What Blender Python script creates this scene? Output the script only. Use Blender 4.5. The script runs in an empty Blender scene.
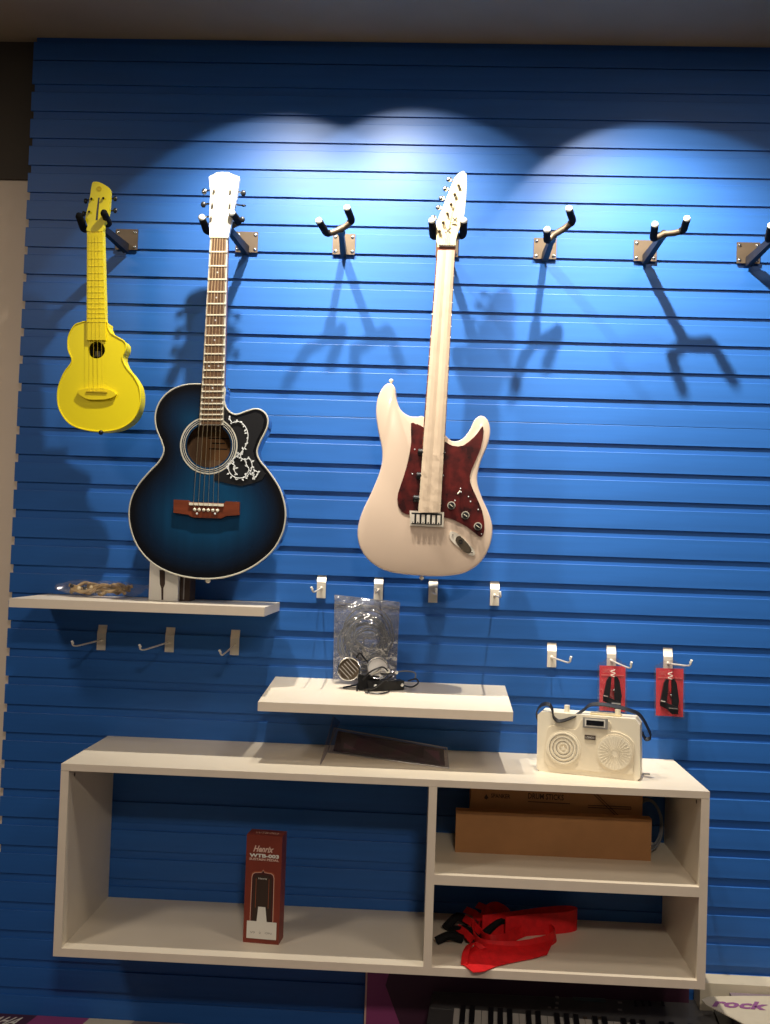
import bpy, bmesh, math, random
from mathutils import Vector, Matrix
random.seed(7)
PI = math.pi
scene = bpy.context.scene
C = scene.collection

# ---------------------------------------------------------------- camera
# world: x right, y into the display wall (slat faces lie on y=0), z up, z=0 at eye height
F_PX, CX, CY, DIST = 1046.3, 385.0, 512.0, 2.68
YAW, PITCH, ROLL = -0.04267, 0.03127, 0.03388
def cam_axes():
    cy, sy, cp, sp = math.cos(YAW), math.sin(YAW), math.cos(PITCH), math.sin(PITCH)
    cr, sr = math.cos(ROLL), math.sin(ROLL)
    f = Vector((sy*cp, cy*cp, sp)); r = Vector((cy, -sy, 0)); u = r.cross(f)
    return cr*r + sr*u, -sr*r + cr*u, f
RR, UU, WW = cam_axes()
CAM = Vector((0, -DIST, 0))
cd = bpy.data.cameras.new('camera'); cam = bpy.data.objects.new('camera', cd); C.objects.link(cam)
cam.matrix_world = Matrix(((RR.x, UU.x, -WW.x, CAM.x), (RR.y, UU.y, -WW.y, CAM.y), (RR.z, UU.z, -WW.z, CAM.z), (0, 0, 0, 1)))
cd.sensor_fit = 'AUTO'; cd.sensor_width = 36; cd.lens = F_PX/1024*36
cd.shift_x = (385-CX)/1024; cd.shift_y = (CY-512)/1024; cd.clip_start = .05
scene.camera = cam
scene.view_settings.view_transform = 'Standard'; scene.view_settings.look = 'None'
scene.view_settings.exposure = 0.0; scene.view_settings.gamma = 1.0
scene.view_settings.use_curve_mapping = False

# ---------------------------------------------------------------- world and room light
w = bpy.data.worlds.new('room_ambient'); scene.world = w; w.use_nodes = True
w.node_tree.nodes['Background'].inputs[0].default_value = (.92, 0.95, 1.0, 1)
w.node_tree.nodes['Background'].inputs[1].default_value = 0.045
for i, (x, y, e) in enumerate(((.85, -1.15, 9), (.3, -3.6, 54), (-1.6, -1.7, 16))):       # recessed ceiling panels of the shop behind the photographer
    l = bpy.data.lights.new('ceiling_panel_light', 'AREA'); l.energy = e; l.shape = 'RECTANGLE'; l.size = .3; l.size_y = .3
    l.color = (1.0, .88, .74)
    o = bpy.data.objects.new('ceiling_panel_light', l); o.location = (x, y, 1.29); C.objects.link(o)
SPOTS = [((-.41, -.5, 1.283), (-0.002, 0.505, -0.863), 39.5, 100),
         ((-.155, -.5, 1.283), (0.135, 0.568, -0.812), 36.5, 100),
         ((.335, -.5, 1.283), (0.288, 0.475, -0.831), 37.7, 172)]
SPOT_COLOR = (1.0, .93, .80)

# ---------------------------------------------------------------- helpers
def at(px, py, dep=0.0):                    # the point at distance dep in front of the slat wall
    d = WW + RR*((px-CX)/F_PX) + UU*((CY-py)/F_PX)
    return CAM + d*((DIST-dep)/d.y)
def onz(px, py, z):                         # the point at height z
    d = WW + RR*((px-CX)/F_PX) + UU*((CY-py)/F_PX)
    return CAM + d*(z/d.z)
def px_m(n, dep): return n/F_PX*(DIST-dep)  # picture measure -> metres at that depth

def mat(name, col, rough=.5, metal=0., var=0., scale=30., bump=0., bscale=200., spec=.5, stretch=None, alpha=1., trans=0., col2=None, coat=0., ior=1.45):
    m = bpy.data.materials.new(name); m.use_nodes = True
    nt = m.node_tree; b = nt.nodes['Principled BSDF']
    b.inputs['Base Color'].default_value = (*col, 1); b.inputs['Roughness'].default_value = rough
    b.inputs['Metallic'].default_value = metal; b.inputs['Specular IOR Level'].default_value = spec
    b.inputs['Alpha'].default_value = alpha; b.inputs['Transmission Weight'].default_value = trans
    b.inputs['Coat Weight'].default_value = coat; b.inputs['IOR'].default_value = ior
    tc = nt.nodes.new('ShaderNodeTexCoord'); mp = nt.nodes.new('ShaderNodeMapping')
    nt.links.new(tc.outputs['Object'], mp.inputs[0])
    if stretch: mp.inputs['Scale'].default_value = stretch
    n = nt.nodes.new('ShaderNodeTexNoise'); n.inputs['Scale'].default_value = scale; n.inputs['Detail'].default_value = 4
    nt.links.new(mp.outputs[0], n.inputs[0])
    if var > 0 or col2:
        mx = nt.nodes.new('ShaderNodeMix'); mx.data_type = 'RGBA'
        c2 = col2 or tuple(max(0, c*(1-var)) for c in col)
        mx.inputs[6].default_value = (*col, 1); mx.inputs[7].default_value = (*c2, 1)
        rp = nt.nodes.new('ShaderNodeMapRange'); rp.inputs[1].default_value = .35; rp.inputs[2].default_value = .65
        nt.links.new(n.outputs[0], rp.inputs[0]); nt.links.new(rp.outputs[0], mx.inputs[0])
        nt.links.new(mx.outputs[2], b.inputs['Base Color'])
    if bump > 0:
        n2 = nt.nodes.new('ShaderNodeTexNoise'); n2.inputs['Scale'].default_value = bscale
        nt.links.new(mp.outputs[0], n2.inputs[0])
        bp = nt.nodes.new('ShaderNodeBump'); bp.inputs['Strength'].default_value = bump; bp.inputs['Distance'].default_value = .002
        nt.links.new(n2.outputs[0], bp.inputs['Height']); nt.links.new(bp.outputs[0], b.inputs['Normal'])
    return m

M = dict(
    slat=mat('blue_slat', (.020, .122, .425), .45, var=.12, scale=3, bump=.05, bscale=60, stretch=(1, 1, 14)),
    backing=mat('blue_backing', (.010, .085, .36), .6, var=.1),
    cream_wall=mat('cream_wall_paint', (.84, .68, .53), .75, var=.05, scale=4, bump=.08),
    dark_paint=mat('dark_brown_paint', (.085, .068, .050), .85, var=.1, scale=4, bump=.05),
    ceil=mat('brown_ceiling_paint', (.42, .31, .20), .8, var=.15, scale=3, bump=.05),
    floor=mat('grey_floor', (.22, .20, .18), .4, var=.2, scale=5),
    lam=mat('cream_laminate', (.80, .71, .57), .38, var=.03, scale=12, bump=.03),
    lam_edge=mat('cream_edge_banding', (.78, .66, .53), .5, var=.04, scale=30),
    black=mat('black_plastic', (.012, .012, .014), .35, var=.1),
    rubber=mat('black_rubber_padding', (.008, .008, .009), .8, spec=.2, bump=.1),
    blackmetal=mat('black_powder_coat', (.010, .010, .016), .5, metal=.1, var=.1),
    bracket=mat('brown_grey_bracket', (.13, .095, .065), .42, metal=.6, var=.15),
    chrome=mat('chrome', (.82, .82, .80), .18, metal=1.),
    steel=mat('zinc_steel', (.84, .76, .64), .38, metal=.30, var=.15),
    tip=mat('pale_cap', (.80, .78, .72), .35),
    yellow=mat('yellow_plastic', (.88, .72, .004), .42, var=.04, scale=6, bump=.03),
    yellow2=mat('deep_yellow_plastic', (.84, .66, .004), .5, var=.05),
    yellow3=mat('ochre_yellow_print', (.66, .48, .01), .55),
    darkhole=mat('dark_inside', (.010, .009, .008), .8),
    bside=mat('blue_lacquer_side', (.010, .075, .34), .22, coat=.5, var=.15),
    binding=mat('ivory_binding', (.56, .53, .44), .4),
    rosewood=mat('rosewood', (.15, .075, .035), .5, var=.4, scale=90, stretch=(1, 1, .1)),
    mahog=mat('red_brown_bridge_wood', (.22, .045, .015), .4, var=.4, scale=70, stretch=(.2, 1, 1)),
    inner=mat('brown_inner_wood', (.46, .26, .14), .7, var=.3, scale=40, stretch=(1, 1, .15)),
    ivory=mat('ivory', (.84, .78, .62), .35),
    whitehead=mat('white_lacquer', (.86, .82, .72), .3, var=.04, coat=.3),
    string=mat('bronze_string', (.70, .55, .34), .3, metal=.9),
    pearl=mat('pearl_inlay', (.82, .84, .84), .35),
    epale=mat('pale_pink_cream_lacquer', (.80, .62, .48), .22, var=.05, scale=5, coat=.5),
    paper=mat('cream_wrap_paper', (.70, .54, .39), .7, var=.08, scale=22, bump=.2, bscale=60),
    maple=mat('maple', (.82, .68, .40), .4, var=.15, scale=60, stretch=(1, 1, .1)),
    tort=mat('red_tortoiseshell', (.13, .016, .014), .2, col2=(.035, .008, .008), scale=34, coat=.6),
    jackgold=mat('smoky_chrome', (.22, .17, .12), .25, metal=.8),
    card=mat('brown_cardboard', (.42, .20, .075), .8, var=.12, scale=14, bump=.15),
    card2=mat('darker_cardboard', (.31, .15, .06), .8, var=.12, scale=14, bump=.15),
    ink=mat('dark_ink', (.04, .02, .012), .7),
    red=mat('red_webbing', (.78, .010, .014), .6, var=.2, scale=60, bump=.3, bscale=400),
    redcard=mat('red_card', (.86, .035, .05), .5, var=.1),
    redink=mat('pale_red_print', (.80, .25, .20), .5),
    maroon=mat('maroon_carton', (.24, .040, .022), .45, var=.15, scale=20),
    maroon2=mat('dark_maroon_carton', (.07, .012, .010), .5, var=.15, scale=20),
    maroonglow=mat('rust_red_print', (.36, .09, .035), .5),
    pinkprint=mat('pale_pink_print', (.76, .50, .40), .5),
    white=mat('white_print', (.78, .74, .66), .5),
    greyprint=mat('grey_print', (.30, .28, .26), .5),
    radio=mat('cream_plastic', (.84, .76, .60), .4, var=.03, scale=10, bump=.03),
    radio2=mat('warm_cream_plastic', (.76, .67, .51), .5),
    lcd=mat('dark_display', (.01, .01, .013), .15),
    silver=mat('silver_plastic', (.42, .40, .38), .35, metal=.5),
    clear=mat('clear_plastic', (.9, .92, .95), .12, alpha=.28, bump=.8, bscale=45),
    bagfilm=mat('clear_bag_film', (.86, .88, .92), .16, alpha=.30, bump=1.0, bscale=38, var=.1),
    cable=mat('grey_cable', (.16, .17, .19), .4),
    brownish=mat('brown_gold_cord', (.46, .31, .13), .5, var=.5, scale=60),
    leaflet=mat('dark_plum_print', (.070, .014, .036), .3, col2=(.020, .008, .016), scale=25),
    leafprint=mat('plum_print', (.22, .07, .12), .4),
    acrylic=mat('acrylic', (.80, .80, .84), .08, alpha=.22),
    plum=mat('plum_print_board', (.34, .06, .20), .5, var=.12, scale=4),
    plumdark=mat('dark_plum_print_board', (.070, .020, .045), .5),
    greycarton=mat('grey_carton', (.36, .30, .28), .6, var=.08),
    creamcarton=mat('cream_carton', (.66, .58, .44), .6, var=.05),
    kb=mat('dark_grey_keyboard_plastic', (.095, .092, .092), .38, var=.1),
    kblcd=mat('dull_teal_screen', (.13, .18, .18), .2),
    wkey=mat('white_key_plastic', (.72, .68, .62), .25),
    tabletop=mat('plum_grey_table_cloth', (.26, .20, .23), .7, var=.12, scale=8),
    purpleink=mat('purple_ink', (.30, .10, .26), .5),
    glow=mat('grey_metal_fixture', (.30, .28, .26), .4, metal=.5),
)
def clearmat(name, tint, gloss, diff, rough=.12, bump=.0, bscale=40, dcol=(.6, .6, .62)):
    m = bpy.data.materials.new(name); m.use_nodes = True; nt = m.node_tree; nt.nodes.remove(nt.nodes['Principled BSDF'])
    out = nt.nodes['Material Output']; tr = nt.nodes.new('ShaderNodeBsdfTransparent'); gl = nt.nodes.new('ShaderNodeBsdfGlossy'); df = nt.nodes.new('ShaderNodeBsdfDiffuse')
    tr.inputs[0].default_value = (*tint, 1); gl.inputs['Roughness'].default_value = rough; df.inputs[0].default_value = (*dcol, 1)
    m1 = nt.nodes.new('ShaderNodeMixShader'); m2 = nt.nodes.new('ShaderNodeMixShader'); m1.inputs[0].default_value = diff; m2.inputs[0].default_value = gloss
    nt.links.new(tr.outputs[0], m1.inputs[1]); nt.links.new(df.outputs[0], m1.inputs[2]); nt.links.new(m1.outputs[0], m2.inputs[1]); nt.links.new(gl.outputs[0], m2.inputs[2]); nt.links.new(m2.outputs[0], out.inputs[0])
    if bump:
        n = nt.nodes.new('ShaderNodeTexNoise'); n.inputs['Scale'].default_value = bscale; tc = nt.nodes.new('ShaderNodeTexCoord'); nt.links.new(tc.outputs['Object'], n.inputs[0])
        b = nt.nodes.new('ShaderNodeBump'); b.inputs['Strength'].default_value = bump; b.inputs['Distance'].default_value = .01; nt.links.new(n.outputs[0], b.inputs['Height'])
        nt.links.new(b.outputs[0], gl.inputs['Normal']); nt.links.new(b.outputs[0], df.inputs['Normal'])
    return m
M['clear'] = clearmat('clear_plastic', (.94, .92, .93), .08, .03, bump=.3)
M['bagfilm'] = clearmat('clear_bag_film', (.80, .78, .80), .20, .20, rough=.16, bump=.9, bscale=34)
M['acrylic'] = clearmat('acrylic', (.82, .80, .84), .07, .02, rough=.08)

def loc_of(o):
    v = Vector((0, 0, 0))
    while o: v += o.location; o = o.parent
    return v
def ob(name, bm, m, parent=None, smooth=False, label=None, bevel=0, seg=2):
    if bevel: 
        bmesh.ops.bevel(bm, geom=[e for e in bm.edges if len(e.link_faces) == 2 and e.calc_face_angle(0) > .6], offset=bevel, segments=seg, affect='EDGES', profile=.5, clamp_overlap=True)
    bmesh.ops.recalc_face_normals(bm, faces=bm.faces)
    if parent: bmesh.ops.translate(bm, verts=bm.verts, vec=-loc_of(parent))
    me = bpy.data.meshes.new(name); bm.to_mesh(me); bm.free()
    for x in (m if isinstance(m, (list, tuple)) else [m]): me.materials.append(M[x] if isinstance(x, str) else x)
    if smooth:
        for p in me.polygons: p.use_smooth = True
        try: me.set_sharp_from_angle(angle=math.radians(38))
        except Exception: pass
    o = bpy.data.objects.new(name, me); C.objects.link(o)
    if parent: o.parent = parent
    if label: o['label'] = label
    return o
def tag(o, label, cat, group=None):
    o['label'] = label; o['category'] = cat
    if group: o['group'] = group
    return o
def thing(name, loc, label, cat, group=None):
    o = bpy.data.objects.new(name, None); o.empty_display_size = .05; C.objects.link(o); o.location = loc
    return tag(o, label, cat, group)
def struct(o): o['kind'] = 'structure'; return o
B = bmesh.new
def box(bm, x0, x1, y0, y1, z0, z1):
    v = [bm.verts.new(p) for p in ((x0,y0,z0),(x1,y0,z0),(x1,y1,z0),(x0,y1,z0),(x0,y0,z1),(x1,y0,z1),(x1,y1,z1),(x0,y1,z1))]
    for f in ((0,3,2,1),(4,5,6,7),(0,1,5,4),(1,2,6,5),(2,3,7,6),(3,0,4,7)): bm.faces.new([v[i] for i in f])
    return bm
def hexa(bm, lo, hi):                       # eight corners: lower ring and upper ring
    a = [bm.verts.new(p) for p in lo]; b = [bm.verts.new(p) for p in hi]
    n = len(a); bm.faces.new(a[::-1]); bm.faces.new(b)
    for i in range(n): bm.faces.new((a[i], a[(i+1) % n], b[(i+1) % n], b[i]))
    return bm
def prism(bm, front, vec):                  # outline swept along a vector
    return hexa(bm, [Vector(p) for p in front], [Vector(p)+Vector(vec) for p in front])
def cyl(bm, p, q, r, r2=None, n=12):
    p, q = Vector(p), Vector(q); d = (q-p).normalized(); a = d.orthogonal().normalized(); b = d.cross(a)
    r2 = r if r2 is None else r2
    ring = lambda c, rad: [c + (a*math.cos(2*PI*i/n) + b*math.sin(2*PI*i/n))*rad for i in range(n)]
    return hexa(bm, ring(p, r), ring(q, r2))
def ball(bm, p, r, sc=(1, 1, 1), n=10):
    m = Matrix.Translation(p) @ Matrix.Diagonal((*sc, 1))
    bmesh.ops.create_uvsphere(bm, u_segments=n, v_segments=max(6, n//2+1), radius=r, matrix=m); return bm
def cat(pts, closed=False, n=6):
    pts = [Vector(p) for p in pts]; out = []; L = len(pts)
    for i in range(L if closed else L-1):
        g = lambda k: pts[k % L] if closed else pts[min(max(k, 0), L-1)]
        p0, p1, p2, p3 = g(i-1), g(i), g(i+1), g(i+2)
        for s in range(n):
            t = s/n
            out.append(.5*((2*p1) + (p2-p0)*t + (2*p0-5*p1+4*p2-p3)*t*t + (3*p1-p0-3*p2+p3)*t**3))
    if not closed: out.append(pts[-1])
    return out
def tube(bm, pts, r, n=8, closed=False, rf=None):
    pts = [Vector(p) for p in pts]; L = len(pts); rings = []; a = None
    for i, p in enumerate(pts):
        t = (pts[(i+1) % L]-pts[i-1]) if closed else (pts[min(i+1, L-1)]-pts[max(i-1, 0)])
        if t.length < 1e-9: t = Vector((0, 0, 1))
        t.normalize()
        if a is None: a = t.orthogonal().normalized()
        a = a - t*a.dot(t)
        if a.length < 1e-6: a = t.orthogonal()
        a.normalize(); b = t.cross(a); rad = rf(i/(L-1)) if rf else r
        rings.append([bm.verts.new(p+(a*math.cos(2*PI*k/n)+b*math.sin(2*PI*k/n))*rad) for k in range(n)])
    for i in range(L if closed else L-1):
        A, Bq = rings[i], rings[(i+1) % L]
        for k in range(n): bm.faces.new((A[k], A[(k+1) % n], Bq[(k+1) % n], Bq[k]))
    if not closed: bm.faces.new(rings[0][::-1]); bm.faces.new(rings[-1])
    return bm
def ribbon(bm, path, wvec, th=.0012):       # strap: path points, width vector (or list of them)
    path = [Vector(p) for p in path]; L = len(path)
    W = wvec if isinstance(wvec, list) else [Vector(wvec)]*L
    prev = None
    for i, p in enumerate(path):
        t = (path[min(i+1, L-1)]-path[max(i-1, 0)]).normalized(); wv = Vector(W[min(i, len(W)-1)]); nn = t.cross(wv).normalized()*th
        q = [bm.verts.new(x) for x in (p-nn, p+nn, p+nn+wv, p-nn+wv)]
        if prev:
            for k in range(4): bm.faces.new((prev[k], prev[(k+1) % 4], q[(k+1) % 4], q[k]))
        else: bm.faces.new(q[::-1])
        prev = q
    bm.faces.new(prev); return bm
def ring(bm, c, r0, r1, th, n=48, ax=(0, -1, 0)):   # flat annulus with thickness, lying in the xz plane, front at c
    c = Vector(c); vs = []
    for i in range(n):
        d = Vector((math.cos(2*PI*i/n), 0, math.sin(2*PI*i/n)))
        vs.append([bm.verts.new(c+d*r0), bm.verts.new(c+d*r1), bm.verts.new(c+d*r1+Vector((0, th, 0))), bm.verts.new(c+d*r0+Vector((0, th, 0)))])
    for i in range(n):
        a, b = vs[i], vs[(i+1) % n]
        for k in range(4): bm.faces.new((a[k], b[k], b[(k+1) % 4], a[(k+1) % 4]))
    return bm
def P(pts, dep): return [at(x, y, dep) for x, y in pts]
def lettering(s, origin, u, v, bold=0.0, shear=0.0, out=None):
    """text mesh stretched into the quad origin + a*u + b*v, a hair proud of its surface"""
    cu = bpy.data.curves.new('t', 'FONT'); cu.body = s; cu.extrude = 0; cu.resolution_u = 2; cu.offset = bold; cu.shear = shear
    o = bpy.data.objects.new('t', cu); C.objects.link(o); bpy.context.view_layer.update()
    me = bpy.data.meshes.new_from_object(o.evaluated_get(bpy.context.evaluated_depsgraph_get()))
    bpy.data.objects.remove(o); bpy.data.curves.remove(cu)
    bm = out or B(); xs = [q.co.x for q in me.vertices]; ys = [q.co.y for q in me.vertices]
    x0, x1, y0, y1 = min(xs), max(xs), min(ys), max(ys)
    nn = Vector(u).cross(Vector(v)).normalized()*.0006
    vs = [bm.verts.new(Vector(origin)+Vector(u)*((q.co.x-x0)/(x1-x0))+Vector(v)*((q.co.y-y0)/(y1-y0))+nn) for q in me.vertices]
    for p in me.polygons:
        try: bm.faces.new([vs[i] for i in p.vertices])
        except ValueError: pass
    bpy.data.meshes.remove(me); return bm

# ---------------------------------------------------------------- room shell
FLOOR, CEIL = -1.80, 1.309
struct(ob('floor', box(B(), -3.2, 3, -4.8, .25, FLOOR-.05, FLOOR), 'floor'))
struct(ob('ceiling', box(B(), -3.2, 3, -4.8, .25, CEIL, CEIL+.05), 'ceil'))
wl = struct(ob('wall_left', box(B(), -3.2, -1.03, .040, .10, FLOOR, .939), 'cream_wall'))
ob('upper_band', box(B(), -3.2, -1.03, .030, .10, .939, CEIL), 'dark_paint', wl, label='dark brown painted band above the cream paint')
wb = struct(ob('wall_back', box(B(), -1.078, 1.75, .0052, .06, FLOOR, CEIL), 'slat'))
PITCH_Z, Z0, OFF = .0721, 1.0394, .0414
def slat_mesh(h):
    bm = B(); b = .0018
    b = .0007; prof = [(.0050, 0), (0, 0), (0, h-b*1.6), (b*.45, h-b*.6), (b*1.6, h), (.0050, h)]
    prism(bm, [Vector((-1.0838, y, z)) for y, z in prof], (2.8338, 0, 0))
    bmesh.ops.recalc_face_normals(bm, faces=bm.faces)
    me = bpy.data.meshes.new('slat'); bm.to_mesh(me); bm.free(); me.materials.append(M['slat']); return me
FACE = .0506
std = slat_mesh(FACE)
def slat(z, me=std):
    o = bpy.data.objects.new('slat', me); C.objects.link(o); o.parent = wb; o.location = (0, 0, z)
slat(1.2477, slat_mesh(.048)); slat(Z0+2*PITCH_Z, slat_mesh(.0621))
for k in range(-1, 10): slat(Z0-k*PITCH_Z)
zt = Z0-9*PITCH_Z-.0215
slat(.3255, slat_mesh(zt-.3255)); z10 = Z0-10*PITCH_Z-OFF
slat(z10, slat_mesh(.3243-z10))
for k in range(11, 38): slat(Z0-k*PITCH_Z-OFF)

# ceiling spotlights that light the wall
for i, (p, d, half, e) in enumerate(SPOTS):
    pos = Vector(p); t = thing('ceiling_spotlight', (p[0], p[1], CEIL), 'small grey ceiling spotlight over the guitar wall, ' + ('leftmost of three', 'middle one of three', 'rightmost of three')[i], 'spotlight', 'spotlights above the slat wall')
    bm = B(); cyl(bm, (p[0], p[1], CEIL), (p[0], p[1], CEIL-.012), .045, n=24); ob('ceiling_plate', bm, 'glow', t)
    l = bpy.data.lights.new('spot_lamp', 'SPOT'); l.energy = e; l.color = SPOT_COLOR; l.shadow_soft_size = .014
    l.spot_size = math.radians(half*2+3); l.spot_blend = .10
    # reflector lamp: brightest along its axis, weaker towards the rim of the beam
    l.use_nodes = True; ln = l.node_tree; em = ln.nodes['Emission']; tc_ = ln.nodes.new('ShaderNodeTexCoord'); sp_ = ln.nodes.new('ShaderNodeSeparateXYZ')
    ab_ = ln.nodes.new('ShaderNodeMath'); ab_.operation = 'ABSOLUTE'; mr_ = ln.nodes.new('ShaderNodeMapRange'); mr_.interpolation_type = 'SMOOTHSTEP'
    ln.links.new(tc_.outputs['Normal'], sp_.inputs[0]); ln.links.new(sp_.outputs[2], ab_.inputs[0]); ln.links.new(ab_.outputs[0], mr_.inputs[0])
    mr_.inputs[1].default_value = math.cos(math.radians(half)); mr_.inputs[2].default_value = 1.0; mr_.inputs[3].default_value = .10; mr_.inputs[4].default_value = 1.0
    ln.links.new(mr_.outputs[0], em.inputs['Strength'])
    o = bpy.data.objects.new('spot_lamp', l); C.objects.link(o); o.location = pos
    o.rotation_euler = Vector(d).to_track_quat('-Z', 'Y').to_euler()

# ---------------------------------------------------------------- shelves and cabinet
def shelf(x0, x1, dep, zb, zf, th, label):
    t = thing('wall_shelf', ((x0+x1)/2, 0, zb), label, 'shelf')
    bm = B(); e = .0012
    hexa(bm, [(x0, -dep+e, zf-th), (x1, -dep+e, zf-th), (x1, 0, zb-th), (x0, 0, zb-th)], [(x0, -dep+e, zf), (x1, -dep+e, zf), (x1, 0, zb), (x0, 0, zb)])
    ob('shelf_board', bm, 'lam', t)
    bm = B(); hexa(bm, [(x0, -dep, zf-th), (x1, -dep, zf-th), (x1, -dep+e, zf-th), (x0, -dep+e, zf-th)], [(x0, -dep, zf), (x1, -dep, zf), (x1, -dep+e, zf), (x0, -dep+e, zf)])
    ob('front_edge', bm, 'lam_edge', t)
    return t
shelf(-.982, -.377, .25, -.157, -.1555, .021, 'cream floating shelf at the left, under the blue acoustic guitar')
MSB, MSF = -.347, -.3715
shelf(-.381, .205, .27, MSB, MSF, .021, 'cream floating shelf in the middle, holding a zip bag and black adapter')
def zmid(y): return MSB + (MSF-MSB)*(-y/.27)
XL, XR, ZT, ZB, DP, TH = -.808, .632, -.5155, -.943, .345, .018
cab = thing('open_wall_cabinet', ((XL+XR)/2, 0, ZB), 'cream open-fronted wall cabinet with three compartments under the shelves', 'cabinet')
def panel(name, x0, x1, z0, z1, d=DP):
    ob(name, box(B(), x0, x1, -d+.0012, -.001, z0, z1), 'lam', cab)
    ob('edge_band', box(B(), x0, x1, -d, -d+.0012, z0, z1), 'lam_edge', cab)
TT = .0155; panel('top_panel', XL, XR, ZT-TT, ZT); panel('bottom_panel', XL+TH, XR-TH, ZB, ZB+TH)
panel('side_panel', XL, XL+TH, ZB, ZT-TT-.0008); panel('side_panel', XR-TH, XR, ZB, ZT-TT-.0008)
DX = .0275
panel('divider_panel', DX-TH/2, DX+TH/2, ZB+TH, ZT-TT-.0005)
ZS = -.7235; panel('inner_shelf', DX+TH/2, XR-TH, ZS-.0215, ZS)
for x, s in ((XL+TH, 1), (XR-TH, -1)):
    bm = B(); cyl(bm, (x, -.305, ZT-.032), (x+s*.0006, -.305, ZT-.032), .0045); ob('fixing_hole', bm, 'bracket', cab)
ZIN = ZB+TH

# ---------------------------------------------------------------- guitar hangers
def hanger(lbl, base, jn, elb, tips, cap='tip'):
    bx = at(base[0], base[1]).x; zc = .7735
    t = thing('guitar_hanger', (bx, 0, zc), lbl, 'guitar hanger', 'guitar hangers in a row on the slat wall')
    w_, h_ = .029, .027
    ob('mounting_plate', box(B(), bx-w_, bx+w_, -.004, 0, zc-h_, zc+h_), 'bracket', t, bevel=.001, seg=1)
    for s in (-1, 1):
        for q in (-1, 1):
            bm = B(); ball(bm, (bx+s*.022, -.0045, zc+q*.019), .0045, (1, .6, 1), 8); ob('screw', bm, 'chrome', t, smooth=True)
    J = at(jn[0], jn[1], .150)
    A = Vector((bx, -.006, zc-.020))
    # gusseted arm: flat bar standing on edge, deeper at the wall
    d = (J-A).normalized(); side = d.cross(Vector((0, 0, 1))).normalized()*.0058
    lo0, lo1 = A+Vector((0, 0, -.016)), J+Vector((0, 0, -.008)); hi0, hi1 = A+Vector((0, 0, .008)), J+Vector((0, 0, .007))
    bm = B(); hexa(bm, [lo0-side*1.3, lo0+side*1.3, lo1+side, lo1-side], [hi0-side*1.3, hi0+side*1.3, hi1+side, hi1-side])
    ob('arm', bm, 'blackmetal', t, bevel=.0015, seg=1)
    bm = B(); cyl(bm, J-d*.020, J+d*.008, .010, n=14); ob('swivel', bm, 'blackmetal', t, smooth=True)
    E0, E1 = at(*elb[0], .160), at(*elb[1], .160); T0, T1 = at(*tips[0], .207), at(*tips[1], .207)
    Jf = J + d*.006
    bm = B(); tube(bm, [E0, (E0+Jf)/2+Vector((0, 0, -.002)), Jf, (E1+Jf)/2+Vector((0, 0, -.002)), E1], .0078, 10)
    ob('yoke', bm, 'bracket', t, smooth=True)
    for E_, T_ in ((E0, T0), (E1, T1)):
        bm = B(); tube(bm, cat([E_+(Jf-E_)*.15, E_+(T_-E_)*.12, E_+(T_-E_)*.55, T_], n=5), .0088, 12); pr = ob('prong_padding', bm, 'rubber', t, smooth=True)
        bm = B(); dd = (T_-E_).normalized(); ball(bm, T_+dd*.001, .0084, (1, .55, 1), 12); ob('end_cap', bm, cap, pr, smooth=True)
    return t
hanger('black guitar hanger holding the small yellow ukulele', (127, 241), (100, 226), ((84, 230), (109, 224)), ((79, 216), (104, 213)), 'rubber')  # end caps black instead of pale, painting in the shade at this hanger
hanger('black guitar hanger holding the blue acoustic guitar by its white headstock', (247, 242), (228, 228), ((207, 232), (239, 222)), ((202, 218), (232, 213)))
hanger('empty black guitar hanger between the two big guitars, yoke tilted down to the left', (344, 244), (341, 230), ((327, 234), (352, 221)), ((319, 221), (347, 208)))
hanger('black guitar hanger behind the neck of the pale electric guitar', (447, 244), (448, 236), ((433, 237), (463, 236)), ((432, 221), (464, 221)))
hanger('empty black guitar hanger nearest right of the pale electric guitar, swung to the right', (545, 246), (553, 236), ((547, 241), (573, 222)), ((547, 230), (569, 209)))
hanger('empty black guitar hanger second from the right, casting a strong forked shadow', (645, 250), (663, 235), ((653, 239), (683, 231)), ((655, 225), (687, 219)))
hanger('empty black guitar hanger at the right edge of the wall, arm swung out of view', (748, 250), (776, 236), ((768, 240), (797, 232)), ((771, 226), (802, 219)))

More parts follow.
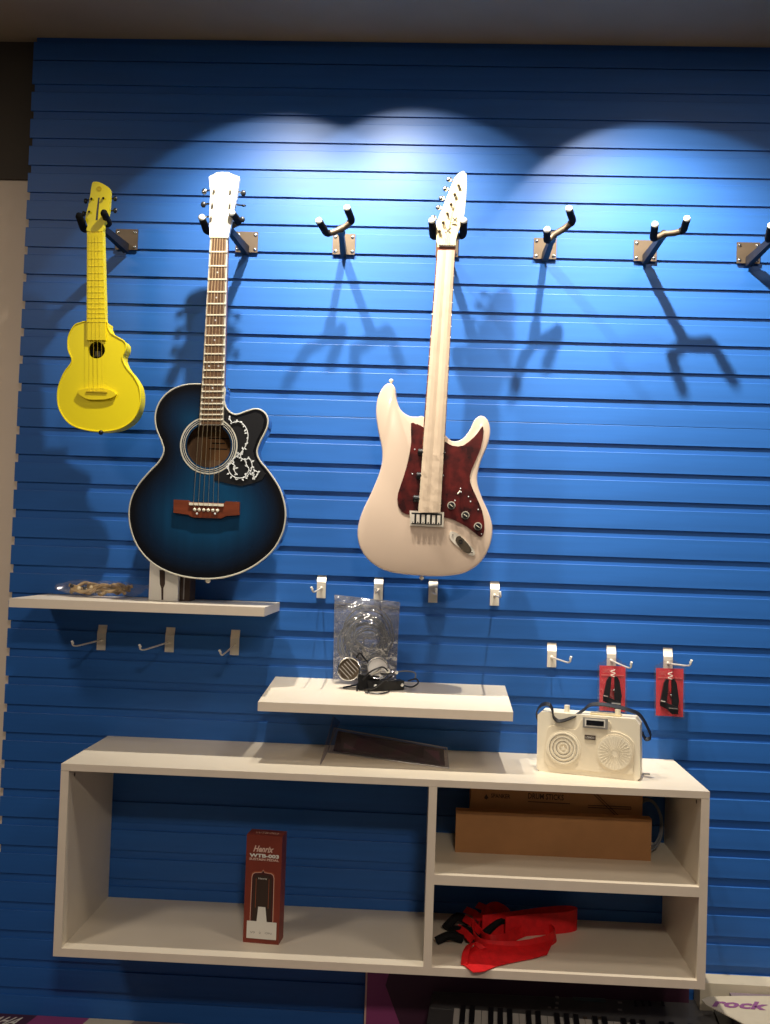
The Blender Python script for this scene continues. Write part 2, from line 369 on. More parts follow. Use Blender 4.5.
# ---------------------------------------------------------------- yellow ukulele
def scaled_outline(pts, n=5): return [(v.x, v.y) for v in cat([(x, y, 0) for x, y in pts], True, n)]
UD = .185
uk = thing('ukulele', at(97, 432, UD)+Vector((0, .02, 0)), 'small all-yellow plastic ukulele with a round dark soundhole', 'ukulele')
ub = [(86.7,321.5),(80,323),(74,326),(68.4,337),(68.3,350),(72.0,361),(64,373),(58.3,388),(57.8,402),(61.2,413),(69.7,423.5),(82.5,429),(99.5,431.3),(116,429.5),(128,424),(136,415),(140,402),(139.3,388),(134,377),(126,367),(122.3,357.5),(125.5,349),(124.8,342),(117,337),(110.8,333),(107.6,327),(105.6,321.5)]
def body_top(outline, hole_c, hole_r, rings=10):
    """front plate with a real round hole; stores the distance to the rim as attribute 'rim'"""
    bm = B(); lay = bm.verts.layers.float.new('rim'); n = len(outline); prev = None
    segs = [(outline[i], outline[(i+1) % n]) for i in range(n)]
    def dist(p):
        best = 9
        for a, b in segs:
            ab = b-a; t = max(0, min(1, (p-a).dot(ab)/max(ab.length_squared, 1e-12))); best = min(best, (p-a-ab*t).length)
        return best
    for r in range(rings+1):
        t = (r/rings)**.8; cur = []
        for p in outline:
            h = hole_c+(p-hole_c).normalized()*hole_r; q = p.lerp(h, t); v = bm.verts.new(q); v[lay] = dist(q); cur.append(v)
        if prev:
            for i in range(n): bm.faces.new((prev[i], prev[(i+1) % n], cur[(i+1) % n], cur[i]))
        prev = cur
    lip = [bm.verts.new(v.co+Vector((0, .003, 0))) for v in prev]
    for i in range(n): bm.faces.new((prev[i], prev[(i+1) % n], lip[(i+1) % n], lip[i]))
    return bm
def shell(outline, th, skew=None):          # side wall of a hollow body
    bm = B(); n = len(outline)
    rows = [[bm.verts.new(p+Vector((0, th*t, 0))) for p in outline] for t in (0, 1)]
    for i in range(n): bm.faces.new((rows[0][i], rows[0][(i+1) % n], rows[1][(i+1) % n], rows[1][i]))
    return bm
UO = P(scaled_outline(ub, 4), UD); uc = at(96.6, 350, UD)
ob('top_plate', body_top(UO, uc, px_m(8.6, UD), 6), 'yellow', uk)
ob('side', shell(UO, .045), 'yellow', uk, smooth=True)
bm = B(); bm.faces.new([bm.verts.new(p+Vector((0, .045, 0))) for p in UO]); bo = ob('back_plate', bm, 'yellow', uk)
bm = B(); tube(bm, UO, .0018, 6, True); ob('rounded_rim', bm, 'yellow', uk, smooth=True)
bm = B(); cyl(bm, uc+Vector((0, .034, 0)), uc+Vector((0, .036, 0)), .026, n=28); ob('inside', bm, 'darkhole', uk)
bm = B(); cyl(bm, uc+Vector((-.007, .030, -.004)), uc+Vector((-.007, .033, -.004)), .009, n=4); ob('inside_label', bm, 'greyprint', uk)
ob('neck', prism(B(), P([(86.9,229),(103,229),(106.0,334),(86.4,334)], UD+.002), (0, .018, 0)), 'yellow', uk, bevel=.003)
ob('fingerboard', prism(B(), P([(87.4,233),(102.4,233),(105.6,340),(86.8,340)], UD+.006), (0, .005, 0)), 'yellow2', uk)
for k in range(1, 15):
    y = 233 + (393-233)*(1-2**(-k/12)); a = (y-233)/107
    if y < 339: ob('fret', prism(B(), P([(87.4-.6*a,y-.35),(102.4+3.2*a,y-.35),(102.4+3.2*a,y+.35),(87.4-.6*a,y+.35)], UD+.0068), (0, .001, 0)), 'yellow3' if k % 1 else 'yellow', uk)
hs = [(86.9,231),(87.6,226),(85.5,219.5),(86.6,212),(88.2,206),(90.2,195),(92.0,183.4),(95,181.6),(99.5,182.2),(106,185.6),(110,189.4),(110.1,197),(109.6,206),(107.5,219.5),(104,224),(102.8,231)]
head = ob('headstock', prism(B(), P(scaled_outline(hs, 2), UD+.004), (0, .012, 0)), 'yellow', uk, bevel=.002)
ob('headstock_slot', prism(B(), P([(98.2,197.5),(99.6,197.5),(97.6,220),(95.6,220)], UD+.0046), (0, .001, 0)), 'black', head)
bm = B(); ring(bm, at(99, 188.5, UD+.0050), .0035, .0062, .001, 20); box(bm, *(lambda c: (c.x-.0012, c.x+.0012, c.y, c.y+.001, c.z-.003, c.z+.003))(at(99, 188.5, UD+.0050))); ob('logo_emblem', bm, 'yellow3', head)
for (px, py, kx, ky) in ((91.3,198.6,85.8,201),(89.2,211.6,83.6,213.7),(103.3,198,115.3,198.8),(104.6,211,115.3,210.6)):
    tp = thing_part = ob('tuning_peg', tube(B(), [at(px, py, UD-.004), at(px, py, UD+.010)], .0028, 8), 'black', uk, smooth=True)
    bm = B(); ball(bm, at(kx, ky, UD-.012), .0068, (.75, .5, 1.0), 10); ob('peg_button', bm, 'black', tp, smooth=True)
    ob('peg_shaft', tube(B(), [at(px, py, UD-.013), at(kx, ky, UD-.012)], .0018, 6), 'black', tp)
br = ob('bridge', prism(B(), P(scaled_outline([(78,392),(86.7,389),(96,388.8),(106.6,389),(117,394.5),(109.4,399),(98,400),(86.7,399)], 3), UD+.0), (0, -.007, 0)), 'yellow2', uk, bevel=.0015)
ob('saddle', prism(B(), P([(86,390.6),(107,391.2),(107,392.6),(86,392.0)], UD+.0095), (0, .003, 0)), 'yellow3', br)
for i in range(4):
    ob('string', tube(B(), [at(90.3+i*3.1, 233, UD+.0105), at(89.2+i*4.4, 391.6, UD+.0105)], .0003, 5), 'yellow3', uk)
bm = B(); ball(bm, at(101, 432.5, UD+.02), .006, n=8); ob('strap_button', bm, 'black', uk, smooth=True)

# ---------------------------------------------------------------- blue acoustic guitar
AD = .195
ac = thing('acoustic_guitar', at(207, 579, AD)+Vector((0, .045, 0)), 'blue sunburst acoustic guitar with cutaway, white headstock and flowered black pickguard', 'guitar')
ab = [(200.9,384.2),(185.3,384.9),(171,390.4),(160.6,400.5),(155.5,413.5),(156.2,427.5),(161.5,441),(163.8,451),(159.2,461.5),(149.3,472),(138.8,484.5),(131.6,498),(129,513),(130.8,528.8),(137,545),(149,560),(165.8,570.6),(185.3,576.6),(208.7,578.7),(232,575.3),(252.9,566.3),(271,552),(281.4,535.5),(285.3,519),(284.4,504),(279,487.5),(268.6,471.5),(260,461),(256.8,452),(260.0,441.8),(266.4,429),(267.7,418.8),(263.4,411.6),(255.5,408.9),(245,411.8),(235.5,414.6),(227.6,410),(224.0,401),(223.2,386)]
AO = P(scaled_outline(ab, 4), AD); hc = at(208.8, 445.4, AD)
bm_burst = bpy.data.materials.new('blue_sunburst_lacquer'); bm_burst.use_nodes = True
nt = bm_burst.node_tree; bs = nt.nodes['Principled BSDF']; bs.inputs['Roughness'].default_value = .24; bs.inputs['Coat Weight'].default_value = .35
an = nt.nodes.new('ShaderNodeAttribute'); an.attribute_name = 'rim'
cr = nt.nodes.new('ShaderNodeValToRGB'); mr = nt.nodes.new('ShaderNodeMapRange'); mr.inputs[2].default_value = .13
nt.links.new(an.outputs['Fac'], mr.inputs[0]); nt.links.new(mr.outputs[0], cr.inputs[0])
el = cr.color_ramp.elements; el[0].position = .08; el[0].color = (.004, .004, .006, 1); el[1].position = .85; el[1].color = (.005, .066, .165, 1)
e = el.new(.38); e.color = (.004, .022, .060, 1)
wv = nt.nodes.new('ShaderNodeTexNoise'); wv.inputs['Scale'].default_value = 60; tcn = nt.nodes.new('ShaderNodeTexCoord'); mpn = nt.nodes.new('ShaderNodeMapping'); mpn.inputs['Scale'].default_value = (1, 1, .06)
nt.links.new(tcn.outputs['Object'], mpn.inputs[0]); nt.links.new(mpn.outputs[0], wv.inputs[0])
mxn = nt.nodes.new('ShaderNodeMix'); mxn.data_type = 'RGBA'; mxn.blend_type = 'MULTIPLY'; mxn.inputs[0].default_value = .35
nt.links.new(cr.outputs[0], mxn.inputs[6]); nt.links.new(wv.outputs[0], mxn.inputs[7]); nt.links.new(mxn.outputs[2], bs.inputs['Base Color'])
ob('top_plate', body_top(AO, hc, px_m(22.4, AD), 14), bm_burst, ac)
ob('side', shell(AO, .066), 'bside', ac, smooth=True)
bm = B(); bm.faces.new([bm.verts.new(p+Vector((0, .066, 0))) for p in AO]); ob('back_plate', bm, 'inner', ac)
bm = B(); tube(bm, [p+Vector((0, .001, 0)) for p in AO], .0022, 8, True); ob('binding', bm, 'binding', ac, smooth=True)
LY = hc.y+.0645                                   # maker's label on the inside of the back
lb = ob('inside_label', box(B(), hc.x-.030, hc.x+.050, LY, LY+.001, hc.z-.030, hc.z+.040), 'card', ac)
for k, (wd, zz) in enumerate(((.05, .022), (.032, .010), (.045, -.004))):
    ob('label_line', box(B(), hc.x+.010-wd/2, hc.x+.010+wd/2, LY-.0006, LY, hc.z+zz, hc.z+zz+.003), 'ink', lb)
for r0, r1 in ((29.3, 27.8), (26.7, 26.1), (24.9, 24.2)):
    bm = B(); ring(bm, hc+Vector((0, -.0007, 0)), px_m(r1, AD), px_m(r0, AD), .0006, 64); ob('rosette_ring', bm, 'binding', ac)
# pickguard that follows the cutaway and hugs the rosette
pg = [(214.0,474.8),(214.0,470.5),(216,480),(228,483.5),(241,486),(252,483.5),(262,479.5),(265.5,473.5),(259,465),(254,457),(252.8,451),(256.5,440.5),(262.6,428.5),(264,420),(260.8,414.2),(255.3,412.2),(246,415.2),(236,418.2),(228.5,415.5),(225.4,408)]
arc = [(208.8+29.6*math.cos(a), 445.4-29.6*math.sin(a)) for a in [math.radians(x) for x in range(56, -81, -8)]]
pgp = [(214, 480)] + pg[3:]+arc
pk = ob('pickguard', prism(B(), P(pgp, AD+.0013), (0, .001, 0)), 'black', ac)
vine = [[(229.5,418.5),(232,422.5),(237,421.5),(242,423),(246.5,429),(248,437),(246,445),(243,450),(239.5,454)],
        [(239.5,454),(234,458.5),(229.5,463),(228.5,469.5),(232,475.5),(238,478),(245,477),(250,472.5),(252,465.5),(250.5,459.5)],
        [(243,450),(240.5,457),(244,459.5),(249,458.5)],[(231,463),(235,466),(234.5,471),(237,475)],[(245,476),(249,470),(246,464)],[(252,474),(255.5,471),(258,473.5),(255,477.5),(252.5,475)]]
rv = random.Random(3); bm = B()
for c in vine:
    pts = cat([at(x, y, AD+.0036) for x, y in c], n=4); tube(bm, pts, .0011, 5)
    for p in pts[::2]:
        a = rv.uniform(0, 2*PI); L = rv.uniform(.005, .0095); q = p+Vector((math.cos(a)*L, 0, math.sin(a)*L)); s = Vector((-math.sin(a), 0, math.cos(a)))*.0022
        m_ = (p+q)/2; bm.faces.new([bm.verts.new(v+Vector((0, -.0004, 0))) for v in (p, m_+s, q, m_-s)])
ob('flower_vine_inlay', bm, 'pearl', pk)
# bridge
bg = ob('bridge', prism(B(), P([(173.6,499.5),(188,500.3),(190,502),(224,503.2),(226,501.2),(239.4,502),(239.2,515),(226,515.8),(221,518.4),(193,517.4),(188,514.6),(173.4,512.6)], AD+.009), (0, .009, 0)), 'mahog', ac, bevel=.0015)
ob('saddle', prism(B(), P([(189,502.4),(223.5,503.8),(223.5,506.4),(189,505)], AD+.0125), (0, .004, 0)), 'ivory', bg)
for i in range(6):
    bm = B(); ball(bm, at(194.6+i*4.55, 509.6+i*.2, AD+.011), .0042, (1, .7, 1), 10); ob('bridge_pin', bm, 'ivory', bg, smooth=True)
for x in (197, 215):
    bm = B(); ball(bm, at(x, 513.8, AD+.010), .0028, (1, .5, 1), 8); ob('pearl_dot', bm, 'pearl', bg, smooth=True)
# neck, fingerboard, frets
NL = lambda a: 210.2-10.6*a
NR = lambda a: 227.6-4.6*a
ynut, yend, ysad = 236.6, 425.0, 503.5
ob('neck', prism(B(), P([(NL(0)+.3, 234), (NR(0)-.3, 234), (NR(.85)-.3, 392), (NL(.85)+.3, 392)], AD+.003), (0, .024, 0)), 'mahog', ac, bevel=.005)
fb = ob('fingerboard', prism(B(), P([(NL(0), ynut), (NR(0), ynut), (NR(1), yend), (NL(1), yend)], AD+.0085), (0, .0085, 0)), 'binding', ac)
ob('fingerboard_face', prism(B(), P([(NL(0)+1.5, ynut), (NR(0)-1.5, ynut), (NR(1)-1.6, yend-.8), (NL(1)+1.6, yend-.8)], AD+.0093), (0, .001, 0)), 'rosewood', fb)
for k in range(1, 21):
    y = ynut+(ysad-ynut)*(1-2**(-k/12)); a = (y-ynut)/(yend-ynut)
    if a < 1: ob('fret', prism(B(), P([(NL(a), y-.65), (NR(a), y-.65), (NR(a), y+.65), (NL(a), y+.65)], AD+.0106), (0, .0015, 0)), 'ivory', ac)
for k in (3, 5, 7, 9, 12, 15, 17):
    y = ynut+(ysad-ynut)*(1-(2**(-k/12)+2**(-(k-1)/12))/2); a = (y-ynut)/(yend-ynut)
    for dx in ((-4.6, 4.6) if k == 12 else (0,)):
        bm = B(); cyl(bm, at((NL(a)+NR(a))/2+dx, y, AD+.0098), at((NL(a)+NR(a))/2+dx, y, AD+.009), .0022, n=10); ob('fret_dot', bm, 'pearl', ac)
for i in range(6):
    t_ = i/5
    ob('string', tube(B(), [at(NL(0)+2.2+t_*(NR(0)-NL(0)-4.4), ynut-1, AD+.0125), at(193.5+t_*24.5, 503.6+t_, AD+.0150), at(194.6+i*4.55, 508.5, AD+.0115)], .00065 if i < 3 else .0005, 5), 'string', ac)
ah = [(209.6,237),(209.2,221),(209.8,205),(210.3,192),(208.9,176.5),(213,174.8),(217.5,172.3),(223,172.0),(228.5,172.4),(234,175),(239.4,176.8),(238.2,186),(236.6,198),(232.8,215),(228.2,237)]
hd = ob('headstock', prism(B(), P(ah, AD+.004), (0, .014, 0)), 'whitehead', ac, bevel=.0015)
ob('nut', prism(B(), P([(209.6,235.6),(228.2,235.9),(228.2,237.6),(209.6,237.4)], AD+.011), (0, .008, 0)), 'ivory', ac)
for (px, py, kx, ky, dk) in ((214.2,189.2,204.4,191.6,0),(212.6,203.2,203.4,204.6,1),(211.2,216.4,200.8,217.2,0),(230.4,189.6,243.4,193.2,1),(229.8,203.6,243.6,205.6,2),(229,216.5,242.4,219.4,1)):
    tp = ob('tuning_peg', tube(B(), [at(px, py, AD+.002), at(px, py, AD+.011)], .0031, 8), 'steel', ac, smooth=True)
    ob('peg_shaft', tube(B(), [at(px, py, AD-.014), at(kx, ky, AD-.012)], .0020, 6), 'chrome', tp)
    bm = B(); ball(bm, at(kx, ky, AD-.010), .0078, (.85, .55, 1.0 if dk < 2 else .35), 10); ob('peg_button', bm, 'black' if dk else 'chrome', tp, smooth=True)
bm = B(); ball(bm, at(208, 580.5, AD-.04), .0065, (1, 1, 1), 8); ob('strap_button', bm, 'ivory', ac, smooth=True)
bm = B(); ball(bm, at(286, 523, AD-.045), .006, n=8); ob('side_button', bm, 'chrome', ac, smooth=True)
ob('loose_string_end', tube(B(), cat([at(226, 385, AD+.005), at(229, 389, AD), at(230.5, 392.5, AD-.01)], n=4), .0006, 5), 'chrome', ac)

# ---------------------------------------------------------------- pale electric guitar
ED = .190
eg = thing('electric_guitar', at(423, 577, ED)+Vector((0, .022, 0)), 'pale cream electric guitar with red tortoiseshell pickguard and paper-wrapped neck', 'guitar')
eb = [(425,417),(417.4,416.4),(408.5,415.3),(400.4,408.8),(396.6,397.8),(395.2,387.5),(390,382.6),(383.2,386.3),(377.4,398),(375.8,414),(378.4,433),(382,452),(380,470),(370.6,493.5),(361.8,512),(357.2,530.5),(359.8,547.4),(370.5,562),(389,571.8),(417.4,575.6),(443,576.2),(464.5,573),(481,562),(490,546),(492.8,528.8),(489.4,513.8),(481.6,496),(477.4,479.4),(480.9,462),(488.2,444),(490.6,429.5),(487.4,419),(480.9,415.3),(474.4,419.8),(469.6,430),(462,438.8),(453,440.9),(446.5,436)]
EO = P(scaled_outline(eb, 4), ED)
bm = B(); nE = len(EO); cenE = at(425, 490, ED)
rows = []
for off, yy in ((.0055, 0), (.0022, .0012), (.0005, .0045), (0, .009), (0, .036), (.002, .041), (.005, .044)):
    cur = []
    for i, p in enumerate(EO):
        tg = (EO[(i+1) % nE]-EO[i-1]).normalized(); nrm = Vector((-tg.z, 0, tg.x))
        cur.append((p, nrm, off, yy))
    rows.append(cur)
area = sum(EO[i].x*EO[(i+1) % nE].z-EO[(i+1) % nE].x*EO[i].z for i in range(nE)); sg = 1 if area > 0 else -1
vr = [[bm.verts.new(p+nrm*off*sg+Vector((0, yy, 0))) for (p, nrm, off, yy) in r] for r in rows]
for a, b in zip(vr, vr[1:]):
    for i in range(nE): bm.faces.new((a[i], a[(i+1) % nE], b[(i+1) % nE], b[i]))
bm.faces.new(vr[0]); bm.faces.new(vr[-1][::-1])
ob('body', bm, 'epale', eg, smooth=True)
epg = [(411,423.3),(416,424.2),(421,425.7),(444.3,441),(452.5,445.6),(463,445.6),(473.6,437.4),(479,431),(482.3,426.4),(483.6,431.5),(480.9,448),(471.5,470),(470.2,482),(476,496),(481.9,510),(484.4,524),(483.8,533.7),(481.5,536.6),(478,535.6),(466.6,526.5),(452.5,519.4),(440.8,517),(425,516.5),(410.3,514.8),(402,511.8),(397.8,504),(398,493.6),(403.5,477),(408,460.8),(411.2,442)]
pgd = ob('pickguard', prism(B(), P([(v.x, v.y) for v in cat([(x, y, 0) for x, y in epg], True, 2)], ED+.0022), (0, .0022, 0)), 'tort', eg)
for x, y in ((414.7,449.5),(412.4,474),(444.8,452.6),(443.2,475.5),(460.5,488.5),(470.5,501.5),(478.2,509.5),(461,492),(468.5,496.6),(455,500.5),(481.5,534)):
    bm = B(); ball(bm, at(x, y, ED+.0025), .0017, (1, .5, 1), 6); ob('screw', bm, 'pearl', pgd, smooth=True)
for (x0, x1, y) in ((418, 445, 452), (416.5, 443, 475.5), (413, 441.5, 498.5)):
    bm = B(); a0, a1 = at(x0, y, ED+.004), at(x1, y+1.4, ED+.004)
    tube(bm, [a0+(a1-a0)*t for t in (0, .03, .5, .97, 1)], .008, 10, rf=lambda t: .0085*(1 if .02 < t < .98 else .8)); ob('pickup', bm, 'black', eg, smooth=True)
for x, y in ((451.4, 505.4), (465.4, 515.2), (477.9, 526.3)):
    k = ob('control_knob', cyl(B(), at(x, y, ED+.002), at(x, y, ED+.019), .0078, .0068, 20), 'black', eg, smooth=True)
    bm = B(); ring(bm, at(x, y, ED+.0042), .0078, .0096, .002, 20); ob('knob_skirt', bm, 'binding', k)
    ob('pointer', tube(B(), [at(x-1.6, y-1.2, ED+.0194), at(x+1.6, y+1.4, ED+.0194)], .0008, 5), 'ivory', k)
ob('blade_switch', tube(B(), [at(460, 491, ED+.002), at(457.5, 494, ED+.016)], .0016, 6), 'ivory', eg)
bp = ob('bridge', prism(B(), P([(409.6,510.5),(444,512.2),(443.6,527.2),(410,525.8)], ED+.005), (0, .005, 0)), 'steel', eg, bevel=.0012)
ob('dark_gap_plate', prism(B(), P([(411.5,512.5),(442,514),(441.7,525),(411.8,523.8)], ED+.0056), (0, .001, 0)), 'black', bp)  # flat black plate added to paint the gaps between the saddles dark
for i in range(6):
    a = at(413+i*5.2, 514.2+i*.25, ED+.011); b_ = at(412.6+i*5.2, 523+i*.25, ED+.009)
    ob('bridge_saddle', box(B(), b_.x-.0038, b_.x+.0038, a.y-.001, a.y+.005, b_.z, a.z), 'steel', bp, bevel=.001, seg=1)
    bm = B(); ball(bm, b_+Vector((0, -.002, .002)), .0022, n=6); ob('saddle_screw', bm, 'black' if i % 2 else 'chrome', bp)
jp = ob('jack_plate', prism(B(), P(scaled_outline([(449.6,532.6),(453.5,531.4),(461,536),(470,545),(474.8,552),(474,555.4),(469,554.6),(459,547.5),(451,540)], 3), ED+.0022), (0, .0024, 0)), 'steel', eg, bevel=.0006, seg=1)
ob('jack_cup', prism(B(), P(scaled_outline([(455.5,540.5),(459,535.8),(465.5,541),(471.5,549.5),(469,553.4),(462,550)], 3), ED+.0030), (0, .0012, 0)), 'jackgold', jp)
bm = B(); ring(bm, at(460.6, 541.6, ED+.0045), .0028, .0052, .0015, 16); ob('jack_socket', bm, 'black', jp)
for x, y in ((452.6, 535), (471.8, 552.6)):
    bm = B(); ball(bm, at(x, y, ED+.0028), .0022, n=6); ob('screw', bm, 'chrome', jp, smooth=True)
for nm, x, y in (('strap_button', 391.2, 380.8), ('strap_button', 421.6, 578)):
    bm = B(); ball(bm, at(x, y, ED-.02), .0058, (1, 1, .8), 8); c_ = at(x, y, ED-.02); cyl(bm, c_, c_+Vector((0, 0, .008 if y > 500 else -.008)), .003); ob(nm, bm, 'steel', eg, smooth=True)
eNL = lambda a: 437.4-20.4*a
eNR = lambda a: 455.4-15.0*a
ob('neck', prism(B(), P([(eNL(-.02), 243), (eNR(-.02), 243), (eNR(.70), 443), (eNL(.70), 443)], ED+.006), (0, .020, 0)), 'maple', eg, bevel=.004)
fb = ob('fingerboard', prism(B(), P([(eNL(0)-.3, 247), (eNR(0)+.2, 247), (eNR(.74)+.3, 446), (eNL(.74)-.3, 446)], ED+.0085), (0, .004, 0)), 'mahog', eg)
for k in range(1, 22):
    y = 246+(519-246)*(1-2**(-k/12)); a = (y-246)/272
    if a < .72: ob('fret', prism(B(), P([(eNL(a)-.35, y-.5), (eNR(a)+.3, y-.1), (eNR(a)+.3, y+.7), (eNL(a)-.35, y+.3)], ED+.0092), (0, .0016, 0)), 'chrome', eg)
# paper strip wrapped over the strings from the nut to the bridge, with a centre crease and crumples
bm = B(); rows = 46; colsn = 7; rw = random.Random(5); grid = []
for r in range(rows+1):
    a = r/rows; y = 250+(512.5-250)*a; row = []
    jit = rw.uniform(-.12, .12) if a > .2 else 0
    for c in range(colsn):
        t_ = c/(colsn-1); x = (eNL(a*.965+.01)+.6+jit*.6)*(1-t_)+(eNR(a*.965+.01)-.4+jit*.6)*t_
        crease = .0016 if c == 3 else 0
        cr_ = (rw.uniform(-.0006, .0006) if a > .12 else 0)*(1.0 if a > .78 else .35)
        edge = -.0035+.001 if c in (0, colsn-1) else 0
        row.append(bm.verts.new(at(x, y, ED+.0145+cr_-crease+edge)))
    grid.append(row)
for r in range(rows):
    for c in range(colsn-1): bm.faces.new((grid[r][c], grid[r][c+1], grid[r+1][c+1], grid[r+1][c]))
back = [[bm.verts.new(v.co+Vector((0, .0008, 0))) for v in r] for r in grid]
for r in range(rows):
    for c in range(colsn-1): bm.faces.new((back[r][c], back[r+1][c], back[r+1][c+1], back[r][c+1]))
    for c in (0, colsn-1): bm.faces.new((grid[r][c], grid[r+1][c], back[r+1][c], back[r][c]))
for r in (0, rows):
    for c in range(colsn-1): bm.faces.new((grid[r][c], grid[r][c+1], back[r][c+1], back[r][c]))
ob('paper_wrap', bm, 'paper', eg, label='cream protective paper strip over the strings')
eh = [(438.8,247),(436.4,240.6),(436.2,232),(436.4,222.5),(441.5,210),(448,193.5),(454.4,177.8),(458.6,173.2),(463.2,170.9),(466.4,174),(466.5,184),(465.7,200),(464.4,213),(462.4,221.2),(458.2,231),(456,239),(455.4,247)]
hd = ob('headstock', prism(B(), P(eh, ED+.006), (0, .013, 0)), 'maple', eg, bevel=.0012)
ob('nut', prism(B(), P([(439,244.6),(455.6,245.2),(455.6,247),(439,246.4)], ED+.0115), (0, .005, 0)), 'ink', eg)
for i, ((px, py), (kx, ky)) in enumerate(zip(((458.5,185.5),(454.7,194.5),(451.1,204.4),(447.4,213.6),(443.3,222.6),(439.3,231.2)), ((449.2,179.6),(445.6,189),(441.8,198.2),(438.6,207.6),(433.4,217.6),(431.5,228)))):
    tp = ob('tuning_peg', tube(B(), [at(px, py, ED+.004), at(px, py, ED+.013)], .0036, 8), 'bracket', eg, smooth=True)
    ob('peg_shaft', tube(B(), [at(px, py, ED-.010), at(kx, ky, ED-.009)], .0020, 6), 'chrome', tp)
    bm = B(); ball(bm, at(kx, ky, ED-.008), .0078, (.95, .5, .85), 10); ob('peg_button', bm, 'chrome', tp, smooth=True)
    ob('string', tube(B(), [at(px, py, ED+.0115), at(441+i*2.5, 245.6, ED+.0120)], .0003, 5), 'steel', eg)
for x, y, s in ((454.8, 219.6, 2.0), (448, 230.2, 2.6)):
    bm = B()
    for dx in (-1, 1): tube(bm, [at(x-s*dx, y-s, ED+.0066), at(x+s*dx, y+s, ED+.0066)], .0009, 5)
    ob('cross_mark', bm, 'ink', hd)
ob('string_tree', tube(B(), [at(451.5, 222, ED+.009), at(456, 222.6, ED+.009)], .0013, 6), 'steel', hd)

# ---------------------------------------------------------------- slatwall display hooks
def hook(lbl, x, yt, yb, tip, grp):
    a, b = at(x, yt, .0), at(x, yb, .0); xc = a.x; hw = .0115
    t = thing('display_hook', (xc, 0, b.z), lbl, 'display hook', grp)
    zl = a.z-(a.z-b.z)*.33
    bm = B()
    prof = [(-.0045, b.z), (-.0045, zl), (.006, a.z-.002), (.006, a.z), (.0045, a.z), (.0045, a.z-.003), (-.0028, zl-.001), (-.0028, b.z)]
    prism(bm, [Vector((xc-hw, y-.0003, z)) for y, z in prof], (2*hw, 0, 0)); ob('back_plate', bm, 'steel', t)
    rt = Vector((xc, -.005, zl-(zl-b.z)*.38)); T = at(tip[0], tip[1], .165); T2 = at(tip[2], tip[3], .172)
    bm = B(); ball(bm, rt, .0046, (1, .5, 1), 8); ob('weld_boss', bm, 'steel', t, smooth=True)
    bm = B(); tube(bm, cat([rt, rt.lerp(T, .5)+Vector((0, 0, -.001)), T, T2], n=4), .0021, 7); wr = ob('hook_wire', bm, 'steel', t, smooth=True)
    bm = B(); tube(bm, [T.lerp(T2, .55), T2+(T2-T).normalized()*.001], .0030, 8); ob('tip_cap', bm, 'tip', wr, smooth=True)
g = 'wire display hooks under the guitars'
hook('small steel display hook above the zip bag, leftmost of four under the electric guitar', 322, 574, 598, (313.5, 592, 311.5, 587.5), g)
hook('small steel display hook right behind the top corner of the zip bag', 379, 576, 600, (376, 593, 375.6, 588), g)
hook('small steel display hook straight below the electric guitar strap button', 433.5, 578.5, 602.5, (436.5, 594, 436.2, 589), g)
hook('small steel display hook rightmost of four under the electric guitar', 495, 581, 605.5, (500.5, 597, 500, 592), g)
g = 'wire display hooks under the left shelf'
hook('small steel display hook leftmost of three under the left shelf', 102.5, 625, 650, (74.5, 646, 72, 641.5), g)
hook('small steel display hook middle of three under the left shelf', 170.5, 627.5, 652, (142, 650, 139.5, 645), g)
hook('small steel display hook rightmost of three under the left shelf', 235.5, 630, 655, (222, 655, 219.5, 650.5), g)
g = 'wire display hooks above the cream radio'
hook('small empty steel display hook left of the two red packs', 552, 643, 667, (569, 662.5, 571, 657), g)
hook('small steel display hook carrying the left red pack', 611.5, 645.5, 671, (630, 668, 631.5, 662.5), g)
hook('small steel display hook carrying the right red pack', 668, 648, 674, (689, 665.5, 691.5, 660.5), g)

